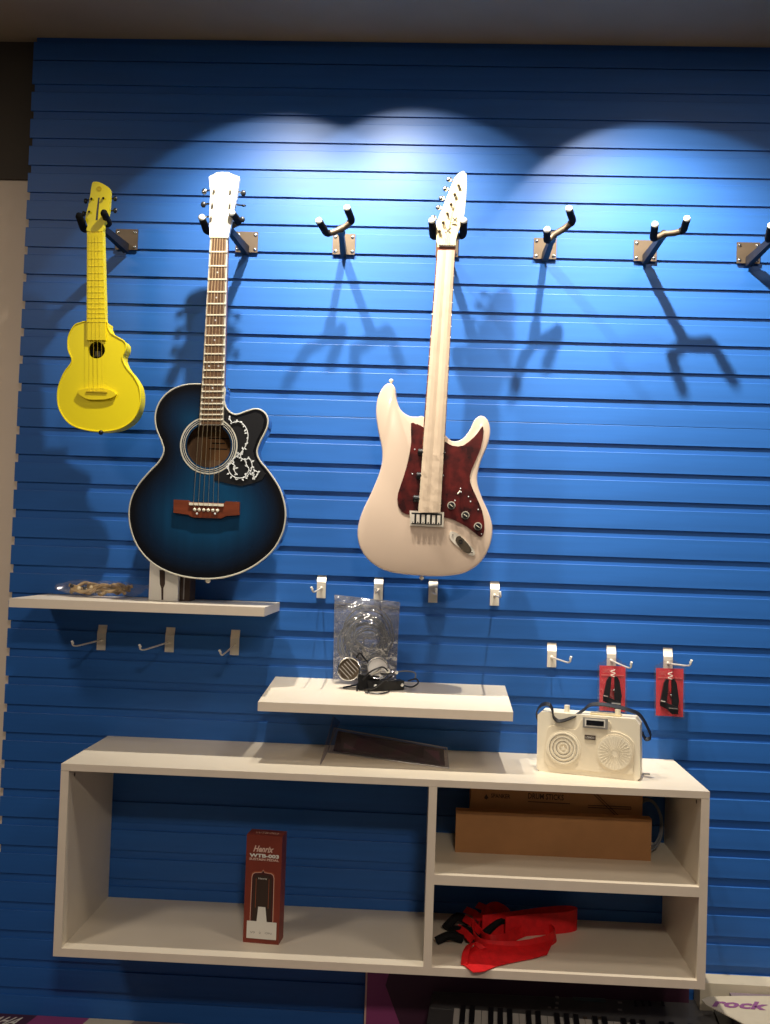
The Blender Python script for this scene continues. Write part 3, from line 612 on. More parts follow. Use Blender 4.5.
# ---------------------------------------------------------------- hanging red packs
def pack(lbl, x0, x1, yt, yc, yb, dep):
    t = thing('clamp_pack', at((x0+x1)/2, yb, dep), lbl, 'package', 'red carded packs on hooks')
    mid = (x0+x1)/2
    sl = (yc-yt)
    outl = [(x0, yb), (x0, yc+2), (x0+1.5, yc-1), (x0+5, yt+4), (mid-6, yt), (mid+6, yt+.4), (x1-5, yt+4.6), (x1-1.5, yc), (x1, yc+3), (x1-.6, yb+2)]
    ob('plastic_shell', prism(B(), P(outl, dep+.002), (0, .0012, 0)), 'clear', t)
    cd_ = ob('card', prism(B(), P([(x0+2, yb-1.6), (x0+2.2, yc+2), (x1-2, yc+3), (x1-2.5, yb)], dep-.001), (0, .0015, 0)), 'redcard', t)
    bm = B(); q = [at(x0+5, yc+9, dep+.0), at(x0+12, yc+9.3, dep), at(x0+5, yc+5, dep)]
    lettering('CAPO', q[0], q[1]-q[0], q[2]-q[0], out=bm)
    box(bm, *(lambda a, b: (a.x, b.x, a.y-.0008, a.y, b.z, a.z))(at(x0+4, yc+11, dep), at(x1-4, yc+12.4, dep)))
    ob('card_print', bm, 'redink', cd_)
    # folded clamp: two dark arms meeting at the top over a metal spring
    cl = ob('clamp_arm', prism(B(), P([(mid-9, yb-16), (mid-5.6, yc+17), (mid-3, yc+13), (mid-.8, yc+14), (mid-2.8, yb-15), (mid-4.5, yb-12)], dep+.012), (0, .008, 0)), 'black', t, bevel=.001, seg=1)
    ob('clamp_arm', prism(B(), P([(mid+2.4, yb-9), (mid+2.0, yc+13.5), (mid+4.5, yc+13), (mid+7, yc+17), (mid+9.4, yb-16), (mid+8.0, yb-7.4)], dep+.012), (0, .008, 0)), 'black', t, bevel=.001, seg=1)
    ob('clamp_bar', prism(B(), P([(mid-9.4, yb-11), (mid-3, yb-8), (mid+2, yb-3), (mid+8.6, yb-2.6), (mid+8.6, yb-9.5), (mid-1, yb-13.5), (mid-9.2, yb-17)], dep+.016), (0, .006, 0)), 'black', t, bevel=.001, seg=1)
    for (a, b_) in (((mid-9, yb-16.5), (mid-4.5, yb-15.5)), ((mid-1, yb-9), (mid+8, yb-8))):
        ob('metal_trim', tube(B(), [at(*a, dep+.019), at(*b_, dep+.019)], .0018, 6), 'chrome', t)
    bm = B(); pts = [at(mid+.5+math.cos(k*.9)*2.2, yc+6+k*.55, dep+.014) for k in range(14)]; tube(bm, cat(pts, n=3), .0011, 5); ob('spring', bm, 'steel', t, smooth=True)
    bm = B(); ball(bm, at(mid+1.5, yb-22, dep+.014), .0028, n=6); ob('rivet', bm, 'chrome', t)
pack('red carded pack with a black clamp, left one, partly behind the cream radio', 597.5, 627.5, 658, 663.5, 712, .035)
pack('red carded pack with a black clamp, right one, hanging free above the cabinet', 654, 685.5, 660, 666, 717, .035)

# ---------------------------------------------------------------- cream radio on the cabinet
R0, R1 = onz(536.5, 771, ZT), onz(640, 781.4, ZT)
R0 = Vector((R0.x, R0.y, ZT)); R1 = Vector((R1.x, R1.y, ZT))
rad = thing('portable_radio', (R0+R1)/2+Vector((0, .03, 0)), 'cream portable player with two round speakers and a black strap on the cabinet', 'radio')
ru = (R1-R0); RWID = ru.length; ru.normalize(); rn = Vector((-ru.y, ru.x, 0)); RH = .139; RTH = .062      # rn points to the wall
def rp(u, v, d=0): return R0 + ru*(u*RWID) + Vector((0, 0, v*RH)) - rn*d
prof = [(.03, .0), (.97, .0), (1.0, .05), (.985, .90), (.94, 1.0), (.82, 1.0), (.80, 1.0), (.35, 1.0), (.03, 1.0), (-.005, .94), (.0, .05)]
body = ob('case', prism(B(), [rp(u, v) for u, v in prof], rn*RTH), 'radio', rad, bevel=.004)
# raised carved front panel
pan = [(.10, .12), (.44, .09), (.90, .10), (.93, .22), (.93, .62), (.80, .76), (.70, .78), (.70, .93), (.46, .95), (.40, .80), (.34, .74), (.14, .78), (.09, .60)]
ob('front_panel', prism(B(), [rp(v.x, v.y, .0035) for v in cat([(a, b, 0) for a, b in pan], True, 3)], rn*.004), 'radio2', rad, bevel=.0012)
def disc_ring(u, v, r0, r1, d, th, m, nm, n=36):
    c = rp(u, v, d); bm = B(); ring(bm, (0, 0, 0), r0, r1, th, n)
    for q in bm.verts: q.co = c + ru*q.co.x + Vector((0, 0, q.co.z)) + rn*q.co.y
    return ob(nm, bm, m, rad)
disc_ring(.26, .43, .0, .040, .005, .002, 'radio', 'speaker_plate')
for r in (.036, .028, .020, .0125):
    disc_ring(.26, .43, r-.0032, r, .0075, .003, 'radio', 'speaker_ring')
for r in (.0325, .0245, .0165): disc_ring(.26, .43, r-.0012, r, .0056, .0006, 'greyprint', 'speaker_slot')
disc_ring(.26, .43, 0, .004, .008, .003, 'radio', 'speaker_centre')
disc_ring(.755, .43, .0, .0385, .0065, .003, 'radio', 'round_grille')
disc_ring(.755, .43, .0385, .0415, .0055, .002, 'radio2', 'grille_rim')
for k in range(28):
    a = 2*PI*k/28; c = rp(.755, .43, .0068)
    e0 = c+(ru*math.cos(a)+Vector((0, 0, math.sin(a))))*.007; e1 = c+(ru*math.cos(a)+Vector((0, 0, math.sin(a))))*.036
    ob('grille_rib', tube(B(), [e0, e1], .0007, 4), 'radio', rad)
ob('display_bezel', prism(B(), [rp(u, v, .0062) for u, v in ((.445, .80), (.685, .80), (.685, .97), (.445, .97))], rn*.003), 'silver', rad, bevel=.0008, seg=1)
ob('display_frame', prism(B(), [rp(u, v, .0070) for u, v in ((.465, .825), (.66, .825), (.66, .95), (.465, .95))], rn*.001), 'white', rad)
dsp = ob('display', prism(B(), [rp(u, v, .0078) for u, v in ((.478, .845), (.648, .845), (.648, .93), (.478, .93))], rn*.001), 'lcd', rad)
ob('name_badge', prism(B(), [rp(u, v, .0055) for u, v in ((.465, .61), (.57, .61), (.57, .68), (.465, .68))], rn*.002), 'ink', rad)
ob('badge_lettering', lettering('LONGO', rp(.475, .627, .0062), rp(.56, .627)-rp(.475, .627), Vector((0, 0, .005))), 'white', rad)
ob('dial_strip', prism(B(), [rp(u, v, -.012) + Vector((0, 0, .0008)) for u, v in ((.50, 1.0), (.80, 1.0), (.80, 1.02), (.50, 1.02))], rn*.03), 'maple', rad)
for u in (.27, .765):
    c = rp(u, 1.0, -.022); ob('strap_post', tube(B(), [c, c+Vector((0, 0, .016))], .0065, 10), 'radio', rad, smooth=True)
st = [(-.02, .78, -.03), (-.035, .93, -.02), (.02, 1.07, -.01), (.10, 1.10, 0), (.14, 1.02, .004), (.16, .90, .008), (.22, .85, .008), (.34, .93, .006), (.42, 1.02, -.01), (.50, 1.13, -.02), (.62, 1.15, -.02), (.75, 1.13, -.02), (.88, 1.09, -.02), (.98, 1.0, -.03), (1.06, .78, -.03), (1.08, .66, -.03), (1.03, .63, -.03), (1.0, .72, -.035)]
ob('carry_strap', ribbon(B(), cat([rp(u, v, d) for u, v, d in st], n=5), rn*.010+Vector((0, 0, .006)), .0012), 'black', rad)
ob('pull_tab', box(B(), *(lambda c: (c.x, c.x+.016, c.y, c.y+.006, ZT+.0005, ZT+.004))(onz(643, 775, ZT))), 'greyprint', rad)

# ---------------------------------------------------------------- maroon pedal carton
Q0, Q1 = onz(242.8, 942, ZIN), onz(278.5, 945, ZIN)
Q0 = Vector((Q0.x, Q0.y, ZIN)); Q1 = Vector((Q1.x, Q1.y, ZIN)); qu = (Q1-Q0); QW = qu.length; qu.normalize(); qn = Vector((-qu.y, qu.x, 0)); QH = .246; QT = .048
cart = thing('pedal_carton', (Q0+Q1)/2+Vector((0, .024, 0)), 'tall narrow maroon pedal carton standing in the cabinet', 'box')
def qp(u, v, d=0): return Q0 + qu*(u*QW) + Vector((0, 0, v*QH)) - qn*d
ob('carton', prism(B(), [qp(0, 0), qp(1, 0), qp(1, 1), qp(0, 1)], qn*QT), 'maroon', cart, bevel=.001, seg=1)
def qflat(name, pts, m, d=.0006, par=cart): return ob(name, prism(B(), [qp(u, v, d) for u, v in pts], qn*.0005), m, par)
arch = [(.155, .17), (.165, .62), (.19, .648), (.25, .662), (.45, .668), (.5, .69), (.55, .668), (.75, .662), (.81, .648), (.835, .62), (.845, .17)]
qflat('glow_print', arch, 'maroonglow'); qflat('pedal_outline_print', [(u*.94+.03, v*.985) for u, v in arch], 'pinkprint', .0009)
qflat('pedal_shadow_print', [(u*.90+.05, v*.98) for u, v in arch], 'maroon2', .0012)
qflat('pedal_print', [(.24, .20), (.24, .60), (.30, .635), (.70, .635), (.76, .60), (.76, .20)], 'ink', .0015)
for u in (.315, .675): qflat('pedal_edge_print', [(u-.006, .33), (u+.006, .33), (u+.006, .60), (u-.006, .60)], 'maroonglow', .0018)
qflat('pedal_lever_print', [(.36, .18), (.40, .34), (.60, .34), (.66, .18)], 'white', .0019)
qflat('white_label', [(.10, .045), (.93, .045), (.93, .205), (.10, .205)], 'white', .0022)
def qtext(nm, s, u0, u1, v0, v1, m, **k): ob(nm, lettering(s, qp(u0, v0, k.pop('d', .0008)), qp(u1, v0)-qp(u0, v0), Vector((0, 0, (v1-v0)*QH)), **k), m, cart)
qtext('brand_script', 'Henrix', .20, .78, .845, .905, 'pinkprint', shear=.4, bold=.03)
qtext('model_lettering', 'WTB-003', .10, .93, .795, .830, 'white', bold=.045)
qtext('product_lettering', 'SUSTAIN PEDAL', .10, .93, .766, .789, 'pinkprint', bold=.03)
qtext('pedal_lettering', 'Henrix', .38, .62, .595, .612, 'white', d=.0022)
qtext('label_lettering', 'V0   2   ON', .20, .80, .095, .112, 'greyprint', d=.0030)
ob('top_lettering', lettering('WTB-003', qp(.2, 1.0)+Vector((0, 0, .0009))+qn*.008, qp(.85, 1)-qp(.2, 1), qn*.016), 'pinkprint', cart)

# ---------------------------------------------------------------- cardboard boxes in the cabinet
c0, c1 = onz(455, 852.5, ZS), onz(650, 860, ZS); x0, x1 = c0.x, c1.x; yf = -.165
zt_ = at(550, 814, .165).z-.002
t = thing('cardboard_box', ((x0+x1)/2, yf+.04, ZS), 'plain brown long cardboard box on the right inner shelf', 'box')
ob('carton', box(B(), x0, x1, yf, yf+.030, ZS, zt_), 'card', t, bevel=.0015, seg=1)
ob('lid_edge', box(B(), x0+.002, x1-.002, yf-.0008, yf, zt_-.006, zt_-.005), 'card2', t)
xb0, xb1 = at(471, 800, .137).x, at(643, 800, .137).x; yb = -.133; zb_ = ZT-TT-.004
t = thing('cardboard_box', ((xb0+xb1)/2, yb+.04, ZS), 'taller drumstick carton with printed lettering behind the plain brown box', 'box')
ob('carton', box(B(), xb0, xb1, yb, yb+.075, ZS, zb_), 'card', t, bevel=.0015, seg=1)
def bt(nm, s, px0, px1, pyb, pyt, **k):
    o = at(px0, pyb, -yb); o.y = yb; ob(nm, lettering(s, o, Vector((px_m(px1-px0, .137), 0, -.0045*(px1-px0)/40*.2)), Vector((0, 0, px_m(pyb-pyt, .137))), **k), 'ink', t)
bt('box_lettering', 'SPANKER', 491, 510, 797.6, 793.4, bold=.02); bt('product_lettering', 'DRUM STICKS', 528, 563, 798.6, 793, bold=.015)
def line(nm, a, b_, r=.0009):
    A_, B_ = at(*a, .1375), at(*b_, .1375); ob(nm, tube(B(), [A_, B_], r, 4), 'ink', t)
line('underline_print', (528, 801.5), (570, 803.8), .0010)
ob('maker_emblem', prism(B(), P([(484,798),(486.3,794),(488.5,798),(486.3,799.6)], .1376), (0, .0005, 0)), 'ink', t)
line('drumstick_print', (594, 794.5), (615, 815)); line('drumstick_print', (596.5, 794), (618, 815))
line('drumstick_print', (588, 805.2), (631, 807)); line('drumstick_print', (588, 807.4), (631, 809.4)); line('drumstick_print', (631, 807), (631, 809.4))
bm = B()
for k, (rr_, dy, dz) in enumerate(((.060, 0, 0), (.056, .008, .003), (.063, .016, -.002))):
    c_ = Vector((x1+.006, -.10+dy, ZS+.066)); pts = []
    for a in range(24): pts.append(c_+Vector((math.cos(a/24*2*PI)*rr_*.52, math.cos(a/24*2*PI)*-.012, math.sin(a/24*2*PI)*rr_+dz)))
    tube(bm, pts, .0024, 6, True)
tag(ob('cable_coil', bm, 'cable', smooth=True), 'grey coiled cable tucked beside the cardboard boxes', 'cable')

# ---------------------------------------------------------------- red strap in the lower compartment
stp = thing('webbing_strap', (.33, -.18, ZIN), 'bright red webbing strap with black padding lying in folds', 'strap')
def zf(px, py, h=0): p = onz(px, py, ZIN); return Vector((p.x, p.y, ZIN+h+.0005))
UPV = lambda h: Vector((0, .004, h))
ob('red_loop', ribbon(B(), cat([zf(505, 939), zf(530, 936), zf(558, 934), zf(572, 932), zf(576.5, 929.5), zf(572, 927.5), zf(560, 927), zf(540, 929), zf(520, 932), zf(498, 935), zf(482, 937)], n=6), UPV(.050)), 'red', stp)
ob('red_loop', ribbon(B(), cat([zf(475, 938, .02), zf(474, 944, .01), zf(480, 950, .002), zf(495, 953), zf(520, 953), zf(545, 948), zf(556, 942), zf(552, 936), zf(540, 933), zf(522, 938), zf(507, 945), zf(492, 947), zf(482, 941), zf(481, 930), zf(487, 921, .01), zf(497, 921, .02), zf(508, 928, .022), zf(512, 934, .022)], n=6), [Vector((-.004, .006, .025))]), 'red', stp)
# broad flat tail that comes forward and down over the shelf front
tail = [(556, 941, .012, 547, 956), (540, 946, .014, 532, 960), (515, 950, .016, 512, 964), (492, 952, .016, 496, 968), (474, 952, .012, 484, 973), (461, 965, .003, 473, 974)]
bm = B(); A_ = cat([zf(a, b, h) for a, b, h, c, d in tail], n=5); B_ = cat([zf(c, d, .002) for a, b, h, c, d in tail], n=5); pv = None
for a, b in zip(A_, B_):
    nn = Vector((0, 0, .0018)); q = [bm.verts.new(v) for v in (a, b, b+nn, a+nn)]
    if pv:
        for k in range(4): bm.faces.new((pv[k], pv[(k+1) % 4], q[(k+1) % 4], q[k]))
    else: bm.faces.new(q)
    pv = q
bm.faces.new(pv); ob('red_tail', bm, 'red', stp)
ob('red_fold', ribbon(B(), cat([zf(461, 966, .002), zf(463, 957, .012), zf(470, 952, .018), zf(480, 955, .012)], n=5), Vector((.014, -.006, .006))), 'red', stp)
for i, (a, b, c) in enumerate((((455, 936), (470, 948), .030), ((462, 928), (478, 941), .038), ((463, 921), (480, 930), .046), ((475, 917), (487, 924), .050))):
    ob('red_stripe', ribbon(B(), [zf(*a, c*.45), zf((a[0]+b[0])/2, (a[1]+b[1])/2, c*.5), zf(*b, c*.35)], Vector((.010, .0, .014)), .0016), 'red', stp)
for i, (a, b, h) in enumerate((((436, 944), (462, 943), .018), ((445, 931), (468, 925), .026), ((452, 933), (480, 946), .020), ((484, 937), (515, 930), .030), ((492, 930), (520, 936), .030))):
    ob('black_padding', tube(B(), cat([zf(*a, .006), (zf(*a, .0)+zf(*b, .0))/2+Vector((0, 0, h)), zf(*b, .008)], n=5), .0105, 8), 'rubber', stp, smooth=True)

# ---------------------------------------------------------------- leaflet in an acrylic holder under the middle shelf
L0, L1 = onz(328, 753, ZT), onz(449, 769, ZT); L0 = Vector((L0.x, L0.y, ZT+.002)); L1 = Vector((L1.x, L1.y, ZT+.002))
L2, L3 = at(447, 748, .145), at(334, 728, .035)
lt = thing('sign_holder', (L0+L1)/2, 'clear acrylic sign holder with a dark plum leaflet leaning back on the cabinet', 'sign holder')
nL = (L1-L0).cross(L3-L0).normalized()
if nL.y > 0: nL = -nL
ob('acrylic_sheet', prism(B(), [L0, L1, L2, L3], nL*.003), 'acrylic', lt)
def lq(u, v): return (L0*(1-u)+L1*u)*(1-v)+(L3*(1-u)+L2*u)*v
lf = ob('leaflet', prism(B(), [lq(.04, .10)-nL*.0006, lq(.97, .10)-nL*.0006, lq(.97, .92)-nL*.0006, lq(.04, .92)-nL*.0006], -nL*.0008), 'leaflet', lt)
for a, b, c, d in ((.12, .30, .25, .7), (.38, .75, .20, .34), (.40, .62, .48, .58), (.80, .93, .25, .75), (.08, .2, .78, .86), (.66, .74, .4, .8)):
    ob('leaflet_print', prism(B(), [lq(a, c), lq(b, c), lq(b, d), lq(a, d)], -nL*.0004), 'leafprint', lf)
fl = [L0+Vector((-.004, 0, 0)), Vector((L0.x-.006, onz(325, 765, ZT).y, ZT+.001)), at(333, 716, .07), at(339, 722, .03)]
ob('folded_foot', prism(B(), fl, (.003, 0, 0)), 'acrylic', lt)
for a, b in ((L0, L1), (L1, L2), (L2, L3), (L3, L0)): ob('sheet_edge', tube(B(), [a, b], .0011, 5), 'silver', lt)

# ---------------------------------------------------------------- items on the middle shelf
def film(bm, pts_grid):
    rows = [[bm.verts.new(p) for p in r] for r in pts_grid]
    for a, b in zip(rows, rows[1:]):
        for i in range(len(a)-1): bm.faces.new((a[i], a[i+1], b[i+1], b[i]))
    return bm
bag = thing('zip_bag', (at(364, 680, .05).x, -.05, zmid(-.05)), 'clear zip bag of coiled grey cable standing against the wall on the middle shelf', 'bag')
rb = random.Random(11)
def bagface(dep0, bulge, name):
    g_ = []
    for r in range(15):
        v = r/14; row = []
        for c in range(12):
            u = c/11
            xl, xr = 334.5-1.5*v, 400-4*v
            px = xl*(1-u)+xr*u; py = (594.5+7.5*u)*(1-v)+(679.5+2*u)*v
            b = math.sin(PI*u)*math.sin(PI*min(1, v*.9+.12))*bulge
            row.append(at(px, py, dep0+b+rb.uniform(-.0022, .0022)+.012*v))
        g_.append(row)
    bm = B(); film(bm, g_); return ob(name, bm, 'bagfilm', bag, smooth=True)
bagface(.050, .030, 'front_film'); bagface(.044, -.022, 'back_film')
ob('zip_strip', ribbon(B(), [at(334.6+t_*65, 603+t_*6.5, .057+.004*math.sin(t_*9)) for t_ in [k/10 for k in range(11)]], Vector((0, 0, .0035)), .0008), 'bagfilm', bag)
bm = B()
for k in range(14):
    rr_ = .062-.0042*(k % 7); c_ = at(366+rb.uniform(-5, 6), 641+rb.uniform(-9, 9), .055+.003*(k % 3)); ph = rb.uniform(0, 6)
    tube(bm, [c_+Vector((math.cos(a/26*2*PI)*rr_+math.sin(a*.7+ph)*.002, math.sin(a/26*2*PI+ph)*.006, math.sin(a/26*2*PI)*rr_*1.12)) for a in range(26)], .0023, 6, True)
ob('cable_bundle', bm, 'cable', bag, smooth=True)
bm = B()
for k in range(5):
    a0 = rb.uniform(0, 6); c_ = at(356+rb.uniform(0, 18), 632+rb.uniform(0, 26), .06)
    tube(bm, cat([c_+Vector((rb.uniform(-.03, .03), rb.uniform(-.004, .004), rb.uniform(-.03, .03))) for _ in range(5)], n=5), .002, 6)
ob('cable_end', bm, 'cable', bag, smooth=True)
hp = thing('pair_of_metal_rings', at(365, 683, .10), 'two silver ring clips lying in front of the zip bag', 'clip')
def tilt_ring(c, r, tube_r, nrm, m, nm, par):
    nrm = Vector(nrm).normalized(); a = nrm.orthogonal().normalized(); b = nrm.cross(a)
    return ob(nm, tube(B(), [c+(a*math.cos(t/28*2*PI)+b*math.sin(t/28*2*PI))*r for t in range(28)], tube_r, 8, True), m, par, smooth=True)
ca, cb = at(349, 669, .115), at(378, 668, .105)
tilt_ring(ca, .0275, .0022, (-.15, -1, .15), 'chrome', 'ring', hp)
nA = Vector((-.15, -1, .15)).normalized(); nB = Vector((.15, -1, .35)).normalized()
bm = B(); cyl(bm, ca-nA*.002, ca-nA*.018, .0255, .020, 28); cu_ = ob('cup', bm, 'bracket', hp, smooth=True)
for k in range(5): 
    d_ = Vector((.7, 0, -.7)); p_ = Vector((.7, 0, .7))*((k-2)*.008); ob('cup_rib', tube(B(), [ca+p_-d_*.018+nA*.001, ca+p_+d_*.018+nA*.001], .0011, 5), 'silver', cu_)
tilt_ring(cb, .0265, .0018, nB, 'chrome', 'ring', hp)
bm = B(); cyl(bm, cb-nB*.004, cb-nB*.016, .024, .017, 28); ob('cup', bm, 'silver', hp, smooth=True)
ob('link_wire', tube(B(), cat([at(356, 658, .12), at(360, 653, .12), at(364, 658, .12), at(368, 662, .11)], n=5), .0022, 6), 'black', hp, smooth=True)
def zs(px, py, h=0):
    z = zmid(-.12)
    for _ in range(4): p = onz(px, py, z); z = zmid(p.y)
    return Vector((p.x, p.y, z+h))
ad = thing('power_adapter', zs(388, 690), 'black adapter brick with tangled leads at the middle shelf front', 'adapter')
c_ = zs(388, 690)
a0, a1 = zs(368, 692), zs(404, 689.5); uu = (a1-a0); uu.z = 0; L_ = uu.length; uu.normalize(); vv = Vector((-uu.y, uu.x, 0))
ob('adapter_body', prism(B(), [a0, a0+uu*L_, a0+uu*L_+vv*.035, a0+vv*.035], (0, 0, .026)), 'black', ad, bevel=.004)
ob('adapter_block', prism(B(), [a0-uu*.02+vv*.012+Vector((0,0,.003)), a0+uu*.03+vv*.006+Vector((0,0,.003)), a0+uu*.03+vv*.03+Vector((0,0,.003)), a0-uu*.016+vv*.032+Vector((0,0,.003))], (0, 0, .034)), 'rubber', ad, bevel=.004)
for p_, r_ in ((at(375.5, 686, .125), .0045), (at(402.3, 685, .115), .004), (at(388, 671, .12), .006), (at(396.5, 672.5, .12), .0045)):
    bm = B(); ball(bm, p_, r_, n=10); ob('metal_plug_tip', bm, 'tip', ad, smooth=True)
leads = [[zs(343, 689, .004), zs(352, 687, .005), zs(362, 687, .012), at(372, 676, .12), at(381, 668, .12)],
         [zs(357, 692, .003), zs(358, 688, .012), zs(368, 684, .03), at(386, 674, .12), at(396, 672, .11)],
         [zs(404, 688, .008), at(412, 687, .11), at(418, 683, .10), at(416, 679, .09), at(408, 681, .09)],
         [zs(365, 694, .003), zs(380, 695.5, .003), zs(389, 693, .003)],
         [at(396, 672, .09), at(406, 671, .07), at(415, 673, .06), at(415, 679, .07)],
         [at(363, 680, .13), at(370, 672, .135), at(382, 667, .13), at(388, 671, .125)],
         [zs(360, 690, .003), zs(372, 693, .01), at(384, 681, .13), at(392, 676, .12)]]
for i, l_ in enumerate(leads): ob('lead', tube(B(), cat(l_, n=6), .0021, 6), 'black' if i != 4 else 'cable', ad, smooth=True)
ob('silver_plug', tube(B(), [at(371, 674, .125), at(381, 669, .125)], .0052, 10), 'silver', ad, smooth=True)

# ---------------------------------------------------------------- items on the left shelf
ZL = -.1555
lbag = thing('crinkled_bag', (at(100, 597, .08).x, -.09, ZL), 'crinkled clear bag with brown and gold cord lying on the left shelf', 'bag')
# closed pillow-shaped bag
bm = B(); rows_ = []
for s in range(15):
    u = s/14; px = 56+u*92; cen = at(px, 588.5+u*4.0, .085); cen.z = ZL+.0215
    hz = .020*min(1, .35+3*u)*(1 if u < .78 else max(.25, 1-(u-.78)*3.4)) + rb.uniform(-.002, .002); hy = .045*min(1, .15+3*u, .15+3*(1-u))
    if u > .9: cen.z += .010*(u-.9)*10
    rr2 = []
    for k in range(12):
        a = 2*PI*k/12; rr2.append(bm.verts.new(Vector((cen.x+rb.uniform(-.003, .003), cen.y+math.cos(a)*hy, max(ZL+.0008, cen.z+math.sin(a)*hz+rb.uniform(-.0016, .0016))))))
    rows_.append(rr2)
for a, b in zip(rows_, rows_[1:]):
    for k in range(12): bm.faces.new((a[k], a[(k+1) % 12], b[(k+1) % 12], b[k]))
bm.faces.new(rows_[0][::-1]); bm.faces.new(rows_[-1])
ob('bag_film', bm, 'clear', lbag)
bm = B()
for k in range(7):
    pts = [Vector((at(72+j*11, 590, .085).x+rb.uniform(-.006, .006), -.085+rb.uniform(-.028, .028), ZL+.014+rb.uniform(-.006, .020))) for j in range(6)]
    tube(bm, cat(pts, n=5), .0045, 7)
ob('cord', bm, 'brownish', lbag, smooth=True)
for k in range(6):
    bm = B(); ball(bm, Vector((at(76+k*6, 590, .085).x, -.11+rb.uniform(-.01, .01), ZL+.022+rb.uniform(-.006, .006))), .0052, n=8); ob('brass_fitting', bm, 'maple' if k % 2 else 'black', lbag, smooth=True)
wb0, wb1 = onz(148, 600.5, ZL), onz(178, 601.8, ZL)
wx = thing('white_box', ((wb0.x+wb1.x)/2, -.11, ZL), 'white upright box with a black microphone picture behind the acoustic guitar', 'box')
yfw = -.135; bw0, bw1 = at(148.5, 600, .135).x, at(177.5, 600, .135).x
ob('carton', box(B(), bw0, bw1, yfw, yfw+.055, ZL, ZL+.10), 'white', wx, bevel=.001, seg=1)
bm = B(); mp_ = [(159.5, 570), (165, 570), (165, 584), (163.4, 588), (163.2, 600), (161.4, 600), (161.2, 588), (159.8, 584)]
ob('microphone_print', prism(B(), P(mp_, .1358), (0, .0005, 0)), 'ink', wx)
bw2, bw3 = at(179.5, 600, .115).x, at(190, 600, .115).x
bk = thing('dark_box', ((bw2+bw3)/2, -.10, ZL), 'slim dark box right of the white box on the left shelf', 'box')
ob('carton', box(B(), bw2, bw3, -.118, -.06, ZL, ZL+.085), 'ink', bk, bevel=.001, seg=1)
ob('spine_line', box(B(), bw2+.009, bw2+.012, -.1186, -.118, ZL+.004, ZL+.08), 'greyprint', bk)

# ---------------------------------------------------------------- below the cabinet: cartons, keyboard, table
TZ = -1.245
tab = thing('display_table', (.1, -.42, FLOOR), 'low grey-plum table against the wall under the cabinet', 'table')
ob('table_top', box(B(), -1.15, 1.6, -.80, -.002, TZ-.03, TZ), 'tabletop', tab)
for sx in (-1.10, 1.55):
    for sy in (-.77, -.05): ob('leg', box(B(), sx-.02, sx+.02, sy-.02, sy+.02, FLOOR, TZ-.03), 'blackmetal', tab)
# long printed carton lying at the left, seen on its top
lc = thing('keyboard_carton', (-.45, -.12, TZ), 'long printed instrument carton lying at the wall foot, lower left', 'box')
ct = TZ+.012; yb0 = -.003
def topq(xa, xb, m, nm, sh=.03, dz=0): 
    f = -.30; return ob(nm, prism(B(), [(xa, yb0, ct+dz), (xb, yb0, ct+dz), (xb-sh, f, ct+dz), (xa-sh, f, ct+dz)], (0, 0, .0006)), m, lc)
ob('carton', box(B(), -1.12, at(365, 1000, .03).x-.012, -.30, yb0, TZ, ct), 'greycarton', lc)
xA, xB_, xC, xD = at(38, 1014, 0).x, at(90, 1016, 0).x, at(135, 1018, 0).x, at(270, 1022, 0).x
topq(-1.115, xA, 'plumdark', 'dark_print', .06); topq(xA, xB_, 'plum', 'plum_print', .06); topq(xB_, xC, 'creamcarton', 'cream_print', .06)
ob('carton_lettering', lettering('YAMAHA', Vector((-1.145, -.066, ct+.0012)), Vector((.145, 0, 0)), Vector((.022, .045, 0)), bold=.02), 'white', lc)
# upright plum board behind the keyboard
bx0 = at(365, 1000, .03).x
pb = thing('plum_carton', (bx0+.2, -.03, TZ), 'dark plum printed carton standing upright behind the keyboard', 'box')
ob('carton', box(B(), bx0, bx0+.80, -.030, -.003, TZ, -1.02), 'plumdark', pb, bevel=.001, seg=1)
ob('edge_stripe', box(B(), bx0-.0005, bx0+.004, -.0308, -.030, TZ, -1.02), 'pinkprint', pb)
ob('plum_print', prism(B(), [(bx0+.004, -.0308, TZ), (bx0+.11, -.0308, TZ), (bx0+.05, -.0308, -1.10), (bx0+.07, -.0308, -1.02), (bx0+.004, -.0308, -1.02)], (0, .0006, 0)), 'plum', pb)
# keyboard
ang = math.radians(-4)
kb = thing('electronic_keyboard', (.4, -.22, TZ), 'dark grey electronic keyboard with white keys and small screen under the cabinet', 'keyboard')
KZ = -1.115; ku = Vector((math.cos(ang), math.sin(ang), 0)); kv = Vector((math.sin(ang)*-1, math.cos(ang), 0))
Ko = onz(454, 1009.5, KZ); Ko = Vector((Ko.x, Ko.y, KZ))          # back left corner of the key bed
def kp(u, v, z=0): return Ko+ku*u+kv*v+Vector((0, 0, z))
KL = .66; bk_ = .142
x_l, x_r = -.06, KL
ob('body', prism(B(), [kp(x_l, -.17, -.002), kp(x_r, -.17, -.002), kp(x_r, bk_, -.002), kp(x_l, bk_, -.002)], (0, 0, -.06)), 'kb', kb, bevel=.004)
ob('control_panel', prism(B(), [kp(x_l+.004, .001, 0), kp(x_r-.035, .001, 0), kp(x_r-.035, bk_-.004, .012), kp(x_l+.004, bk_-.004, .012)], (0, 0, -.012)), 'kb', kb, bevel=.002)
ob('end_block', prism(B(), [kp(x_r-.033, -.17, 0), kp(x_r, -.17, 0), kp(x_r, bk_-.004, .014), kp(x_r-.033, bk_-.004, .014)], (0, 0, -.012)), 'black', kb, bevel=.003)
